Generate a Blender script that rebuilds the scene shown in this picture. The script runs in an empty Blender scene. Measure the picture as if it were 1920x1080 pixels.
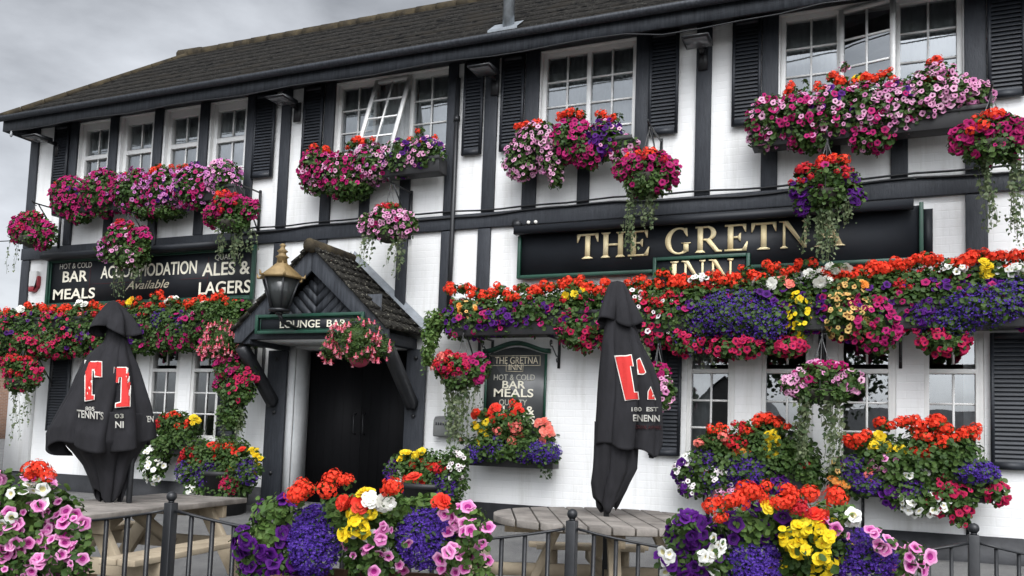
import bpy, bmesh, math, random
import numpy as np
from mathutils import Vector, Matrix
random.seed(7); rng = np.random.default_rng(7)
S = bpy.context.scene; COL = S.collection
R_ = math.radians

# ------------------------------------------------------------------ camera
RC = np.array([[0.91973608,-0.00146377,0.39253458],[0.39100507,-0.0848532,-0.91646875],[0.03464932,0.99639239,-0.07747021]])
CAM = np.array([0.0,-8.22,1.12]); FL, CX, CY = 1609.0, 960.0, 696.0
cd = bpy.data.cameras.new("camera"); co = bpy.data.objects.new("camera", cd); COL.objects.link(co)
M4 = Matrix.Identity(4)
for i in range(3):
    for j in range(3): M4[i][j] = RC[i][j]
    M4[i][3] = CAM[i]
co.matrix_world = M4
cd.sensor_width = 36; cd.lens = 36*FL/1920; cd.shift_y = (CY-540)/1920; cd.clip_end = 2000; cd.clip_start = .05
S.camera = co

# ------------------------------------------------------------------ sky, sun, exposure
SUN_EL, SUN_AZ = R_(48), R_(155)      # from behind the camera's right shoulder
w = bpy.data.worlds.new("World"); S.world = w; w.use_nodes = True
nt = w.node_tree; nt.nodes.clear(); N = nt.nodes.new; L = nt.links.new
out = N('ShaderNodeOutputWorld'); bg = N('ShaderNodeBackground'); bg.inputs[1].default_value = .125
sky = N('ShaderNodeTexSky'); sky.sky_type = 'NISHITA'; sky.sun_disc = False; sky.sun_elevation = SUN_EL; sky.sun_rotation = SUN_AZ
sky.air_density = 1.0; sky.dust_density = 4.0; sky.ozone_density = 1
hs = N('ShaderNodeHueSaturation'); hs.inputs['Saturation'].default_value = .10; hs.inputs['Value'].default_value = 1.0
L(sky.outputs[0], hs.inputs['Color'])
tc = N('ShaderNodeTexCoord'); mp = N('ShaderNodeMapping'); mp.inputs['Scale'].default_value = (1.2,1.2,2.6); mp.inputs['Location'].default_value = (1.35,.2,.9)
L(tc.outputs['Generated'], mp.inputs['Vector'])
no = N('ShaderNodeTexNoise'); no.inputs['Scale'].default_value = 2.6; no.inputs['Detail'].default_value = 9; no.inputs['Roughness'].default_value = .52; no.inputs['Distortion'].default_value = .15
L(mp.outputs[0], no.inputs['Vector'])
cr = N('ShaderNodeValToRGB'); cr.color_ramp.elements[0].position = .36; cr.color_ramp.elements[0].color = (.44,.46,.495,1)
cr.color_ramp.elements[1].position = .64; cr.color_ramp.elements[1].color = (1.0,1.03,1.075,1)
L(no.outputs['Fac'], cr.inputs['Fac'])
mu = N('ShaderNodeMix'); mu.data_type = 'RGBA'; mu.blend_type = 'MULTIPLY'; mu.inputs[0].default_value = 1
L(hs.outputs[0], mu.inputs['A']); L(cr.outputs[0], mu.inputs['B'])
# the cloud deck is thinner, so brighter, towards the hidden sun behind the photographer
sx = N('ShaderNodeSeparateXYZ'); L(tc.outputs['Generated'], sx.inputs[0])
mr = N('ShaderNodeMapRange'); mr.inputs['From Min'].default_value = .45; mr.inputs['From Max'].default_value = -.75; mr.inputs['To Min'].default_value = 1.78; mr.inputs['To Max'].default_value = 2.7
L(sx.outputs['Y'], mr.inputs['Value'])
mu2 = N('ShaderNodeMix'); mu2.data_type = 'RGBA'; mu2.blend_type = 'MULTIPLY'; mu2.inputs[0].default_value = 1
L(mu.outputs['Result'], mu2.inputs['A']); L(mr.outputs[0], mu2.inputs['B'])
L(mu2.outputs['Result'], bg.inputs[0]); L(bg.outputs[0], out.inputs[0])
sd = bpy.data.lights.new("sun", 'SUN'); sd.energy = .9; sd.angle = R_(40); sd.color = (1,.965,.92)
so = bpy.data.objects.new("sun", sd); COL.objects.link(so)
so.rotation_euler = (R_(90)-SUN_EL, 0, R_(180)-SUN_AZ)
vs = S.view_settings; vs.view_transform = 'Standard'; vs.look = 'None'; vs.exposure = .16; vs.gamma = 1
S.render.use_motion_blur = False
try:
    S.cycles.max_bounces = 6; S.cycles.transparent_max_bounces = 8; S.cycles.use_denoising = True
    S.cycles.caustics_reflective = False; S.cycles.caustics_refractive = False
except Exception: pass

# ------------------------------------------------------------------ helpers
def F(px, py, Y=0.0):                       # the point of the plane y = Y that a measured picture point belongs to
    d = RC @ np.array([px-CX, -(py-CY), -FL]); return CAM + d*((Y-CAM[1])/d[1])
def FP(px, py, p0, n):
    d = RC @ np.array([px-CX, -(py-CY), -FL]); p0 = np.array(p0); n = np.array(n)
    return CAM + d*(((p0-CAM)@n)/(d@n))
def mpp(p): return -((RC.T @ (np.array(p)-CAM))[2])/FL      # metres per picture point there

class MB:
    def __init__(s): s.v=[]; s.li=[]; s.lt=[]; s.mi=[]; s.n=0
    def add(s, V, faces, m=0):
        V = np.asarray(V, float).reshape(-1,3); s.v.append(V)
        for f in faces:
            s.li.append(np.asarray(f)+s.n); s.lt.append(np.array([len(f)])); s.mi.append(np.array([m]))
        s.n += len(V); return s
    def raw(s, V, li, lt, mi):
        s.v.append(V); s.li.append(li+s.n); s.lt.append(lt); s.mi.append(mi); s.n += len(V)
    def box(s, a, b, m=0, rot=None, c=None):
        x0,y0,z0 = a; x1,y1,z1 = b
        V = np.array([(x0,y0,z0),(x1,y0,z0),(x1,y1,z0),(x0,y1,z0),(x0,y0,z1),(x1,y0,z1),(x1,y1,z1),(x0,y1,z1)], float)
        if rot is not None:
            c = np.array(c); V = (V-c) @ np.array(rot).T + c
        return s.add(V, [(3,2,1,0),(4,5,6,7),(0,1,5,4),(1,2,6,5),(2,3,7,6),(3,0,4,7)], m)
    def tube(s, pts, r, seg=8, m=0, cap=True):
        pts = [np.array(p, float) for p in pts]; rr = r if hasattr(r,'__len__') else [r]*len(pts)
        V=[]; up = np.array([.13,.21,.97])
        for i,p in enumerate(pts):
            t = pts[min(i+1,len(pts)-1)]-pts[max(i-1,0)]; t = t/(np.linalg.norm(t)+1e-9)
            u = up if abs(t@up)<.95 else np.array([1,0,.1])
            a = np.cross(t,u); a/=np.linalg.norm(a); b = np.cross(t,a)
            for k in range(seg):
                q = 2*math.pi*k/seg; V.append(p+rr[i]*(math.cos(q)*a+math.sin(q)*b))
        fs=[]
        for i in range(len(pts)-1):
            for k in range(seg):
                k2=(k+1)%seg; fs.append((i*seg+k,i*seg+k2,(i+1)*seg+k2,(i+1)*seg+k))
        if cap: fs.append(tuple(range(seg))); fs.append(tuple(range((len(pts)-1)*seg+seg-1,(len(pts)-1)*seg-1,-1)))
        return s.add(V, fs, m)
    def lathe(s, prof, c=(0,0,0), seg=16, m=0, ang=0, close=True):
        V=[]; c=np.array(c,float)
        for r,z in prof:
            for k in range(seg):
                q=2*math.pi*(k+ang)/seg; V.append(c+np.array([r*math.cos(q),r*math.sin(q),z]))
        fs=[]
        for i in range(len(prof)-1):
            for k in range(seg):
                k2=(k+1)%seg; fs.append((i*seg+k,i*seg+k2,(i+1)*seg+k2,(i+1)*seg+k))
        if close: fs.append(tuple(range(seg-1,-1,-1))); fs.append(tuple(range((len(prof)-1)*seg,len(prof)*seg)))
        return s.add(V, fs, m)
    def prism(s, poly, depth, axis='y', base=0.0, m=0):     # polygon (x,z), extruded along y
        n=len(poly); a=[(x,base,z) for x,z in poly]; b=[(x,base+depth,z) for x,z in poly]
        fs=[tuple(range(n)), tuple(range(2*n-1,n-1,-1))]+[(i,n+i,n+(i+1)%n,(i+1)%n) for i in range(n)]
        return s.add(a+b, fs, m)
    def mesh(s, name, mats, smooth=False, weld=False):
        me = bpy.data.meshes.new(name)
        V=np.concatenate(s.v); li=np.concatenate(s.li).astype(np.int32); lt=np.concatenate(s.lt).astype(np.int32); mi=np.concatenate(s.mi).astype(np.int32)
        me.vertices.add(len(V)); me.vertices.foreach_set('co', V.astype(np.float32).ravel())
        me.loops.add(len(li)); me.loops.foreach_set('vertex_index', li)
        me.polygons.add(len(lt)); ls=np.concatenate([[0],np.cumsum(lt)[:-1]]).astype(np.int32)
        me.polygons.foreach_set('loop_start', ls); me.polygons.foreach_set('loop_total', lt)
        me.polygons.foreach_set('material_index', mi)
        if smooth: me.polygons.foreach_set('use_smooth', np.ones(len(lt),bool))
        for m in (mats if isinstance(mats,(list,tuple)) else [mats]): me.materials.append(m)
        me.update(calc_edges=True); me.validate(); return me
    def build(s, name, mats, parent=None, smooth=False, fix=True, bevel=0):
        me = s.mesh(name, mats, smooth)
        if fix:
            bm=bmesh.new(); bm.from_mesh(me); bmesh.ops.recalc_face_normals(bm, faces=bm.faces); bm.to_mesh(me); bm.free()
        o = bpy.data.objects.new(name, me); COL.objects.link(o)
        if parent is not None:
            o.parent = parent; o.matrix_parent_inverse = Matrix.Translation(-world_loc(parent)) 
        if bevel:
            md=o.modifiers.new('bevel','BEVEL'); md.width=bevel; md.segments=2; md.limit_method='ANGLE'
        return o
def world_loc(o):
    v = Vector(o.location)
    while o.parent is not None:
        v = v + (o.matrix_parent_inverse.translation if True else 0); o = o.parent; v = v + Vector(o.location)
    return v
def tag(o, label=None, cat=None, group=None, kind=None):
    if label: o['label']=label
    if cat: o['category']=cat
    if group: o['group']=group
    if kind: o['kind']=kind
    return o
def thing(name, label, cat, loc, group=None):
    o = bpy.data.objects.new(name, None); COL.objects.link(o); o.location = tuple(float(c) for c in loc); o.empty_display_size=.1
    return tag(o, label, cat, group)

# ------------------------------------------------------------------ materials
def srgb(h): return h
def mat(name, col, rough=.6, metal=0, var=.0, var_scale=6, bump=0, bump_scale=40, spec=.5, stretch=None, col2=None, island=0, trans=0):
    m = bpy.data.materials.new(name); m.use_nodes=True; nt=m.node_tree; b=nt.nodes['Principled BSDF']
    b.inputs['Base Color'].default_value=(*col,1); b.inputs['Roughness'].default_value=rough; b.inputs['Metallic'].default_value=metal
    b.inputs['Specular IOR Level'].default_value=spec
    N=nt.nodes.new; L=nt.links.new
    tc=N('ShaderNodeTexCoord'); vec=tc.outputs['Object']
    if stretch:
        mp=N('ShaderNodeMapping'); mp.inputs['Scale'].default_value=stretch; L(vec,mp.inputs[0]); vec=mp.outputs[0]
    src=None
    if col2 is not None or var:
        mix=N('ShaderNodeMix'); mix.data_type='RGBA'
        c2 = col2 if col2 is not None else tuple(c*(1-var) for c in col)
        c1 = col if col2 is not None else tuple(min(1,c*(1+var)) for c in col)
        mix.inputs['A'].default_value=(*c1,1); mix.inputs['B'].default_value=(*c2,1)
        if island:
            g=N('ShaderNodeNewGeometry'); L(g.outputs['Random Per Island'], mix.inputs[0])
        else:
            n=N('ShaderNodeTexNoise'); n.inputs['Scale'].default_value=var_scale; n.inputs['Detail'].default_value=6; n.inputs['Roughness'].default_value=.65; L(vec,n.inputs['Vector'])
            r=N('ShaderNodeMapRange'); r.inputs['From Min'].default_value=.35; r.inputs['From Max'].default_value=.65; L(n.outputs['Fac'],r.inputs['Value']); L(r.outputs[0],mix.inputs[0])
        L(mix.outputs['Result'], b.inputs['Base Color']); src=mix.outputs['Result']
    if bump:
        n2=N('ShaderNodeTexNoise'); n2.inputs['Scale'].default_value=bump_scale; n2.inputs['Detail'].default_value=5; L(vec,n2.inputs['Vector'])
        bp=N('ShaderNodeBump'); bp.inputs['Strength'].default_value=bump; bp.inputs['Distance'].default_value=.01; L(n2.outputs['Fac'],bp.inputs['Height']); L(bp.outputs[0],b.inputs['Normal'])
    if trans:
        o=nt.nodes['Material Output']; t=N('ShaderNodeBsdfTranslucent'); ms=N('ShaderNodeMixShader'); ms.inputs[0].default_value=trans
        if src is not None: L(src,t.inputs[0])
        else: t.inputs[0].default_value=(*col,1)
        L(b.outputs[0],ms.inputs[1]); L(t.outputs[0],ms.inputs[2]); L(ms.outputs[0],o.inputs[0])
    return m
def brick_mat(name, c1, c2, mort, scale, bump, bw=.5, rh=.25, rough=.7, grime=None, mw=.02):
    m=bpy.data.materials.new(name); m.use_nodes=True; nt=m.node_tree; b=nt.nodes['Principled BSDF']; N=nt.nodes.new; L=nt.links.new
    b.inputs['Roughness'].default_value=rough; b.inputs['Specular IOR Level'].default_value=.3
    tc=N('ShaderNodeTexCoord'); sx=N('ShaderNodeSeparateXYZ'); cb=N('ShaderNodeCombineXYZ'); ad=N('ShaderNodeMath'); ad.operation='ADD'
    L(tc.outputs['Object'],sx.inputs[0]); L(sx.outputs['X'],ad.inputs[0]); L(sx.outputs['Y'],ad.inputs[1]); L(ad.outputs[0],cb.inputs['X']); L(sx.outputs['Z'],cb.inputs['Y'])
    br=N('ShaderNodeTexBrick'); br.inputs['Scale'].default_value=scale; br.inputs['Color1'].default_value=(*c1,1); br.inputs['Color2'].default_value=(*c2,1); br.inputs['Mortar'].default_value=(*mort,1)
    br.inputs['Mortar Size'].default_value=mw; br.inputs['Mortar Smooth'].default_value=.6; br.inputs['Brick Width'].default_value=bw; br.inputs['Row Height'].default_value=rh
    L(cb.outputs[0],br.inputs['Vector'])
    col=br.outputs['Color']
    if grime:
        mp=N('ShaderNodeMapping'); mp.inputs['Scale'].default_value=(4.2,4.2,.42); L(tc.outputs['Object'],mp.inputs[0])
        n=N('ShaderNodeTexNoise'); n.inputs['Scale'].default_value=1.6; n.inputs['Detail'].default_value=8; n.inputs['Roughness'].default_value=.7; L(mp.outputs[0],n.inputs['Vector'])
        r=N('ShaderNodeMapRange'); r.inputs['From Min'].default_value=.5; r.inputs['From Max'].default_value=.78; L(n.outputs['Fac'],r.inputs['Value'])
        mx=N('ShaderNodeMix'); mx.data_type='RGBA'; L(r.outputs[0],mx.inputs[0]); L(col,mx.inputs['A']); mx.inputs['B'].default_value=(*grime,1); col=mx.outputs['Result']
    L(col,b.inputs['Base Color'])
    iv=N('ShaderNodeMath'); iv.operation='SUBTRACT'; iv.inputs[0].default_value=1; L(br.outputs['Fac'],iv.inputs[1])
    n2=N('ShaderNodeTexNoise'); n2.inputs['Scale'].default_value=30; n2.inputs['Detail'].default_value=5; L(tc.outputs['Object'],n2.inputs['Vector'])
    ma=N('ShaderNodeMath'); ma.operation='MULTIPLY_ADD'; L(n2.outputs['Fac'],ma.inputs[0]); ma.inputs[1].default_value=.7; L(iv.outputs[0],ma.inputs[2])
    bp=N('ShaderNodeBump'); bp.inputs['Strength'].default_value=bump; bp.inputs['Distance'].default_value=.012; L(ma.outputs[0],bp.inputs['Height']); L(bp.outputs[0],b.inputs['Normal'])
    return m
def glass_mat():
    m=bpy.data.materials.new('window_glass'); m.use_nodes=True; nt=m.node_tree; nt.nodes.clear(); N=nt.nodes.new; L=nt.links.new
    o=N('ShaderNodeOutputMaterial'); g=N('ShaderNodeBsdfGlossy'); g.inputs['Roughness'].default_value=.008; g.inputs['Color'].default_value=(.93,.97,1,1)
    t=N('ShaderNodeBsdfTransparent'); t.inputs[0].default_value=(.86,.9,.9,1); f=N('ShaderNodeFresnel'); f.inputs['IOR'].default_value=2.8
    n=N('ShaderNodeTexNoise'); n.inputs['Scale'].default_value=2.2; tc=N('ShaderNodeTexCoord'); L(tc.outputs['Object'],n.inputs['Vector'])
    bp=N('ShaderNodeBump'); bp.inputs['Strength'].default_value=.05; bp.inputs['Distance'].default_value=.02; L(n.outputs['Fac'],bp.inputs['Height']); L(bp.outputs[0],g.inputs['Normal'])
    ms=N('ShaderNodeMixShader'); L(f.outputs[0],ms.inputs[0]); L(t.outputs[0],ms.inputs[1]); L(g.outputs[0],ms.inputs[2]); L(ms.outputs[0],o.inputs[0]); return m
M={}
M['wall']=brick_mat('white_painted_brick',(.80,.80,.79),(.79,.79,.78),(.785,.785,.775),1,.22,.225,.075,.7,grime=(.61,.605,.575),mw=.006)
M['timber']=mat('black_painted_timber',(.013,.016,.022),.62,col2=(.028,.032,.040),var_scale=7,bump=.5,bump_scale=26,stretch=(7,7,.8))
M['fascia']=mat('weathered_fascia_paint',(.015,.018,.024),.65,col2=(.050,.056,.066),var_scale=8,bump=.3,bump_scale=22,stretch=(5,5,.5))
M['black']=mat('black_gloss_paint',(.018,.019,.022),.4,var=.2,bump=.08)
M['plinth']=mat('black_masonry_paint',(.022,.023,.026),.6,var=.3,var_scale=8,bump=.3,bump_scale=25)
M['shutter']=mat('charcoal_shutter_paint',(.016,.019,.025),.55,var=.2,bump=.1)
M['upvc']=mat('white_window_frame',(.78,.78,.76),.35,var=.03)
M['upvc2']=mat('ivory_window_frame',(.72,.715,.69),.4,var=.04)
M['glass']=glass_mat()
M['net']=mat('net_curtain',(.84,.85,.86),.9,var=.06,var_scale=12,trans=.08)
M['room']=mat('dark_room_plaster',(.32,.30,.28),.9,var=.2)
M['tile']=mat('mossy_roof_tile',(.011,.0105,.010),.95,col2=(.029,.027,.024),var_scale=16,bump=.9,bump_scale=55,spec=.1)
def speckle(m,col,thr=.66,sc=70):
    nt=m.node_tree; b=nt.nodes['Principled BSDF']; N=nt.nodes.new; L=nt.links.new; src=b.inputs['Base Color'].links[0].from_socket
    tc=N('ShaderNodeTexCoord'); n=N('ShaderNodeTexNoise'); n.inputs['Scale'].default_value=sc; n.inputs['Detail'].default_value=2; L(tc.outputs['Object'],n.inputs['Vector'])
    r=N('ShaderNodeMapRange'); r.inputs['From Min'].default_value=thr; r.inputs['From Max'].default_value=thr+.05; L(n.outputs['Fac'],r.inputs['Value'])
    mx=N('ShaderNodeMix'); mx.data_type='RGBA'; L(r.outputs[0],mx.inputs[0]); L(src,mx.inputs['A']); mx.inputs['B'].default_value=(*col,1); L(mx.outputs['Result'],b.inputs['Base Color'])
speckle(M['tile'],(.085,.082,.072),.62,46); speckle(M['tile'],(.026,.0235,.020),.56,2.3); speckle(M['tile'],(.006,.006,.006),.60,9)
M['tile2']=mat('porch_roof_tile',(.014,.013,.012),.95,col2=(.036,.034,.029),var_scale=14,bump=.9,bump_scale=50,spec=.1)
speckle(M['tile2'],(.17,.16,.13),.62,40)
M['ridge']=mat('lichen_ridge_tile',(.030,.026,.021),.95,col2=(.085,.068,.042),var_scale=5,bump=.7,spec=.1)
M['lead']=mat('grey_lead_flashing',(.20,.22,.24),.55,var=.25,var_scale=5,bump=.3)
M['metal']=mat('galvanised_flue',(.42,.45,.47),.35,.7,var=.25,var_scale=7)
M['board']=mat('black_sign_board',(.014,.016,.020),.5,spec=.3,var=.15,var_scale=3)
M['green']=mat('dark_green_moulding',(.010,.055,.034),.4,var=.2)
M['gold']=mat('gold_leaf_lettering',(.80,.69,.43),.5,col2=(.72,.58,.31),var_scale=3)
M['cream']=mat('cream_lettering',(.80,.76,.62),.5)
M['faded']=mat('faded_cream_lettering',(.42,.41,.35),.6)
M['script']=mat('gilt_script_lettering',(.55,.49,.36),.5)
M['brass']=mat('brass_lantern_top',(.27,.185,.08),.6,.2,var=.25,var_scale=8)
M['door']=mat('black_door_paint',(.006,.006,.007),.6,bump=.05,spec=.15)
M['surround']=mat('grey_white_door_surround',(.62,.63,.63),.7,var=.08,bump=.15)
M['asphalt']=mat('tarmac',(.105,.105,.105),.95,col2=(.175,.172,.166),var_scale=2.0,bump=1,bump_scale=90,spec=.2)
M['wood']=mat('weathered_grey_timber',(.295,.268,.24),.85,col2=(.15,.136,.122),var_scale=5,bump=.6,bump_scale=18,stretch=(1,1,1),spec=.2)
M['woodp']=mat('pale_treated_timber',(.42,.35,.25),.8,col2=(.30,.245,.175),var_scale=4,bump=.4,bump_scale=14,spec=.2)
M['woodb']=mat('brown_planter_board',(.13,.065,.032),.7,col2=(.08,.04,.02),var_scale=5,bump=.4,bump_scale=16)
M['cloth']=mat('black_parasol_cloth',(.019,.0185,.021),.9,var=.25,var_scale=5,bump=.5,bump_scale=9,stretch=(2.2,2.2,.7),spec=.25)
M['lred']=mat('red_printed_letter',(.54,.024,.020),.8)
M['lwhite']=mat('white_printed_letter',(.74,.72,.66),.75)
M['dred']=mat('faded_red_print',(.07,.012,.014),.8)
M['iron']=mat('black_wrought_iron',(.014,.015,.017),.42,var=.25,bump=.12)
M['cable']=mat('black_cable',(.012,.013,.015),.5)
M['bulb']=mat('clear_bulb',(.30,.31,.32),.15)
M['lampface']=mat('floodlight_glass',(.13,.135,.14),.25)
M['postbox']=mat('grey_letterbox_metal',(.20,.205,.20),.5,.3,var=.15)
M['alarm']=mat('white_alarm_plastic',(.72,.72,.70),.4)
M['alarmr']=mat('red_alarm_plastic',(.30,.02,.03),.4)
M['pot']=mat('crimson_plastic_pot',(.34,.025,.07),.4)
M['coir']=mat('basket_liner',(.035,.032,.024),.95,var=.3,bump=.5)
M['stem']=mat('plant_stem',(.075,.10,.035),.7)
M['wirem']=mat('basket_chain',(.10,.10,.10),.4,.6)
M['soil']=mat('trough_plastic',(.015,.015,.016),.55)
M['render']=mat('grey_roughcast',(.24,.235,.23),.9,var=.2)
M['slate']=mat('dark_slate',(.03,.031,.034),.8,var=.25)
M['housebrick']=brick_mat('brown_house_brick',(.22,.12,.075),(.17,.09,.06),(.25,.22,.19),1,.4,.225,.075,.85,mw=.01)
M['houseroof']=mat('brown_house_tile',(.10,.065,.045),.9,var=.3,bump=.5)
# leaves and petals
def leafm(n,a,b): return mat(n,a,.55,col2=b,island=1,trans=.22,spec=.3)
def petm(n,a,b,t=.22): return mat(n,a,.6,col2=b,island=1,trans=t,spec=.15)
M['leaf']=leafm('green_leaf',(.029,.070,.014),(.072,.125,.027))
M['leafd']=leafm('dark_green_leaf',(.016,.038,.012),(.038,.068,.019))
M['leafl']=leafm('light_green_leaf',(.060,.125,.026),(.125,.20,.048))
M['ivy']=leafm('variegated_ivy_leaf',(.040,.075,.026),(.17,.20,.105))
P={}
P['g']=(petm('scarlet_petal',(.80,.035,.018),(.86,.085,.035)),)
P['gs']=(petm('coral_petal',(.80,.14,.12),(.85,.24,.20)),)
P['gd']=(petm('deep_red_petal',(.45,.015,.025),(.62,.03,.04)),)
P['br']=(petm('red_begonia_petal',(.74,.028,.020),(.82,.09,.05)),)
P['by']=(petm('yellow_begonia_petal',(.82,.55,.015),(.85,.68,.05)),)
P['bw']=(petm('white_begonia_petal',(.84,.83,.74),(.86,.85,.80)),)
P['bs']=(petm('salmon_begonia_petal',(.82,.17,.13),(.85,.32,.25)),)
P['bo']=(petm('orange_begonia_petal',(.80,.25,.03),(.80,.36,.10)),)
dk=petm('plum_throat',(.10,.006,.055),(.16,.01,.08)); mg=petm('magenta_throat',(.32,.012,.17),(.40,.03,.24)); yl=petm('cream_throat',(.70,.66,.32),(.7,.6,.3))
P['pp']=(petm('pink_petunia_petal',(.70,.25,.50),(.80,.40,.62)),mg,petm('deep_pink_petal',(.58,.11,.36),(.68,.20,.46)))
P['pl']=(petm('pale_pink_petunia_petal',(.62,.20,.42),(.80,.47,.62)),dk)
P['pk']=(petm('lilac_petunia_petal',(.42,.09,.36),(.66,.28,.54)),dk)
P['pm']=(petm('cerise_petunia_petal',(.30,.008,.085),(.50,.022,.17)),dk)
P['pr']=(petm('crimson_petunia_petal',(.38,.009,.055),(.56,.024,.10)),dk)
P['pv']=(petm('violet_petunia_petal',(.060,.007,.13),(.115,.014,.22)),petm('dark_violet_throat',(.02,.003,.05),(.03,.006,.07)),petm('deep_violet_petal',(.04,.005,.09),(.07,.009,.15)))
P['pw']=(petm('white_petunia_petal',(.82,.82,.76),(.85,.85,.82)),yl)
P['wd']=(petm('blush_white_petal',(.78,.70,.70),(.85,.82,.80)),dk)
P['pt']=(petm('apricot_petal',(.74,.42,.14),(.78,.56,.20)),petm('brown_throat',(.25,.06,.03),(.35,.1,.04)))
P['lb']=(petm('blue_lobelia_petal',(.045,.020,.21),(.14,.06,.44)),petm('lobelia_leaf',(.022,.04,.02),(.05,.06,.05)))
P['ld']=(petm('indigo_lobelia_petal',(.05,.015,.17),(.11,.035,.32)),P['lb'][1])
P['vy']=(petm('yellow_viola_petal',(.84,.58,.01),(.86,.70,.04)),petm('orange_eye',(.7,.3,.01),(.6,.25,.01)))
P['f']=(petm('fuchsia_petal',(.62,.04,.09),(.78,.20,.25)),petm('fuchsia_skirt',(.80,.40,.45),(.75,.15,.25)))
PART={'g':'red_geranium_blossoms','gs':'coral_geranium_blossoms','gd':'deep_red_geranium_blossoms','br':'red_begonia_blossoms','by':'yellow_begonia_blossoms','bw':'white_begonia_blossoms','bs':'salmon_begonia_blossoms','bo':'orange_begonia_blossoms',
 'pp':'pink_petunia_blossoms','pl':'pale_pink_petunia_blossoms','pk':'lilac_petunia_blossoms','pm':'cerise_petunia_blossoms','pr':'crimson_petunia_blossoms','pv':'violet_petunia_blossoms','pw':'white_petunia_blossoms','wd':'blush_petunia_blossoms','pt':'apricot_petunia_blossoms','lb':'blue_lobelia_blossoms','ld':'indigo_lobelia_blossoms','vy':'yellow_viola_blossoms','f':'fuchsia_blossoms'}
# ------------------------------------------------------------------ ground
def gz(y): return -.10+.32*min(1,max(0,(y+3.0)/2.8))
g=MB(); ys=[-400,-60,-20,-9,-6,-4.5,-3.6,-3,-2.5,-2,-1.5,-1,-.6,-.2,.1,6,60,400]; xs=[-400,-60,-25,-16]+list(range(-12,6,2))+[8,20,60,400]
V=[(x,y,gz(y)) for y in ys for x in xs]; nx=len(xs)
g.add(V,[(j*nx+i,j*nx+i+1,(j+1)*nx+i+1,(j+1)*nx+i) for j in range(len(ys)-1) for i in range(nx-1)])
tag(g.build('ground',M['asphalt']),kind='structure')

# ------------------------------------------------------------------ the inn
XL,XR=-11.0,4.2; ZB,ZT=3.355,5.236; YB=3.4
inn=thing('inn_building','long two storey white painted brick inn with black timbering, shutters and a mossy hipped roof','building',(-3.4,1.7,.2))
wins=[]   # X0,X1,Z0,Z1 openings
UP1=[(-10.10,-9.54),(-9.33,-8.75),(-8.55,-7.97),(-7.79,-7.21)]
for a,b in UP1: wins.append((a,b,4.0,5.225))
wins+=[(-5.90,-4.39,4.05,5.225),(-3.30,-2.27,4.05,5.225),(-.86,.68,4.05,5.225)]
LOR=[(-1.69,-1.24),(-1.0,-.545),(-.33,.145),(.365,.825)]
LOL=[(-9.80,-9.36),(-9.22,-8.74),(-8.55,-8.05),(-7.86,-7.40)]
for a,b in LOR+LOL: wins.append((a,b,.98,2.16))
DX0,DX1,DZ=-6.27,-4.76,2.08
holes=wins+[(DX0,DX1,.2,DZ)]
def skin(holes,x0,x1,z0,z1,y,rev):
    m=MB(); X=sorted({x0,x1}|{h[0] for h in holes}|{h[1] for h in holes}); Z=sorted({z0,z1}|{h[2] for h in holes}|{h[3] for h in holes})
    for i in range(len(X)-1):
        for k in range(len(Z)-1):
            cx,cz=(X[i]+X[i+1])/2,(Z[k]+Z[k+1])/2
            if any(h[0]<cx<h[1] and h[2]<cz<h[3] for h in holes): continue
            m.add([(X[i],y,Z[k]),(X[i+1],y,Z[k]),(X[i+1],y,Z[k+1]),(X[i],y,Z[k+1])],[(0,1,2,3)])
    for a,b,c,d in holes:
        for p,q in (((a,c),(b,c)),((b,c),(b,d)),((b,d),(a,d)),((a,d),(a,c))):
            m.add([(p[0],y,p[1]),(q[0],y,q[1]),(q[0],y+rev,q[1]),(p[0],y+rev,p[1])],[(0,1,2,3)])
    return m
fw=skin(holes,XL,XR,.0,ZT,0,.16)
for (a,b,c,d) in ((XL,YB,XL,0),(XR,0,XR,YB),(XR,YB,XL,YB)):
    fw.add([(a,b,0),(c,d,0),(c,d,ZT),(a,b,ZT)],[(0,1,2,3)])
fw.build('wall',M['wall'],inn,fix=False)
# dark rooms behind the glass
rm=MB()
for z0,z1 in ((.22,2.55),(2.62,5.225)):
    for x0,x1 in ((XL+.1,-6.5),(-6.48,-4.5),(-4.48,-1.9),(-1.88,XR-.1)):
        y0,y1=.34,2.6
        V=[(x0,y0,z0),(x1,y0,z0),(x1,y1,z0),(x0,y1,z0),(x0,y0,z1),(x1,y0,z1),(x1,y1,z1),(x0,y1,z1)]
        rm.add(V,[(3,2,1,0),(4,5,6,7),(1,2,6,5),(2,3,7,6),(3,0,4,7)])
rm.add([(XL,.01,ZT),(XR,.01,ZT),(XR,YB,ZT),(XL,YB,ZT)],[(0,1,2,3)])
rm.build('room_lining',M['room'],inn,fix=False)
# plinth with air brick
pl=MB(); 
for a,b in ((XL-.04,-6.62),(-4.52,XR)): pl.box((a,-.035,0),(b,-.001,.44))
for k in range(3):
    for j in range(2): pl.box((-7.75+j*.08,-.040,.30+k*.035),(-7.69+j*.08,-.036,.318+k*.035))
pl.build('plinth',M['plinth'],inn)
MB().box((XL-.03,-.06,.44),(XL+.42,-.001,2.15)).build('corner_pier',M['wall'],inn)
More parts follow.
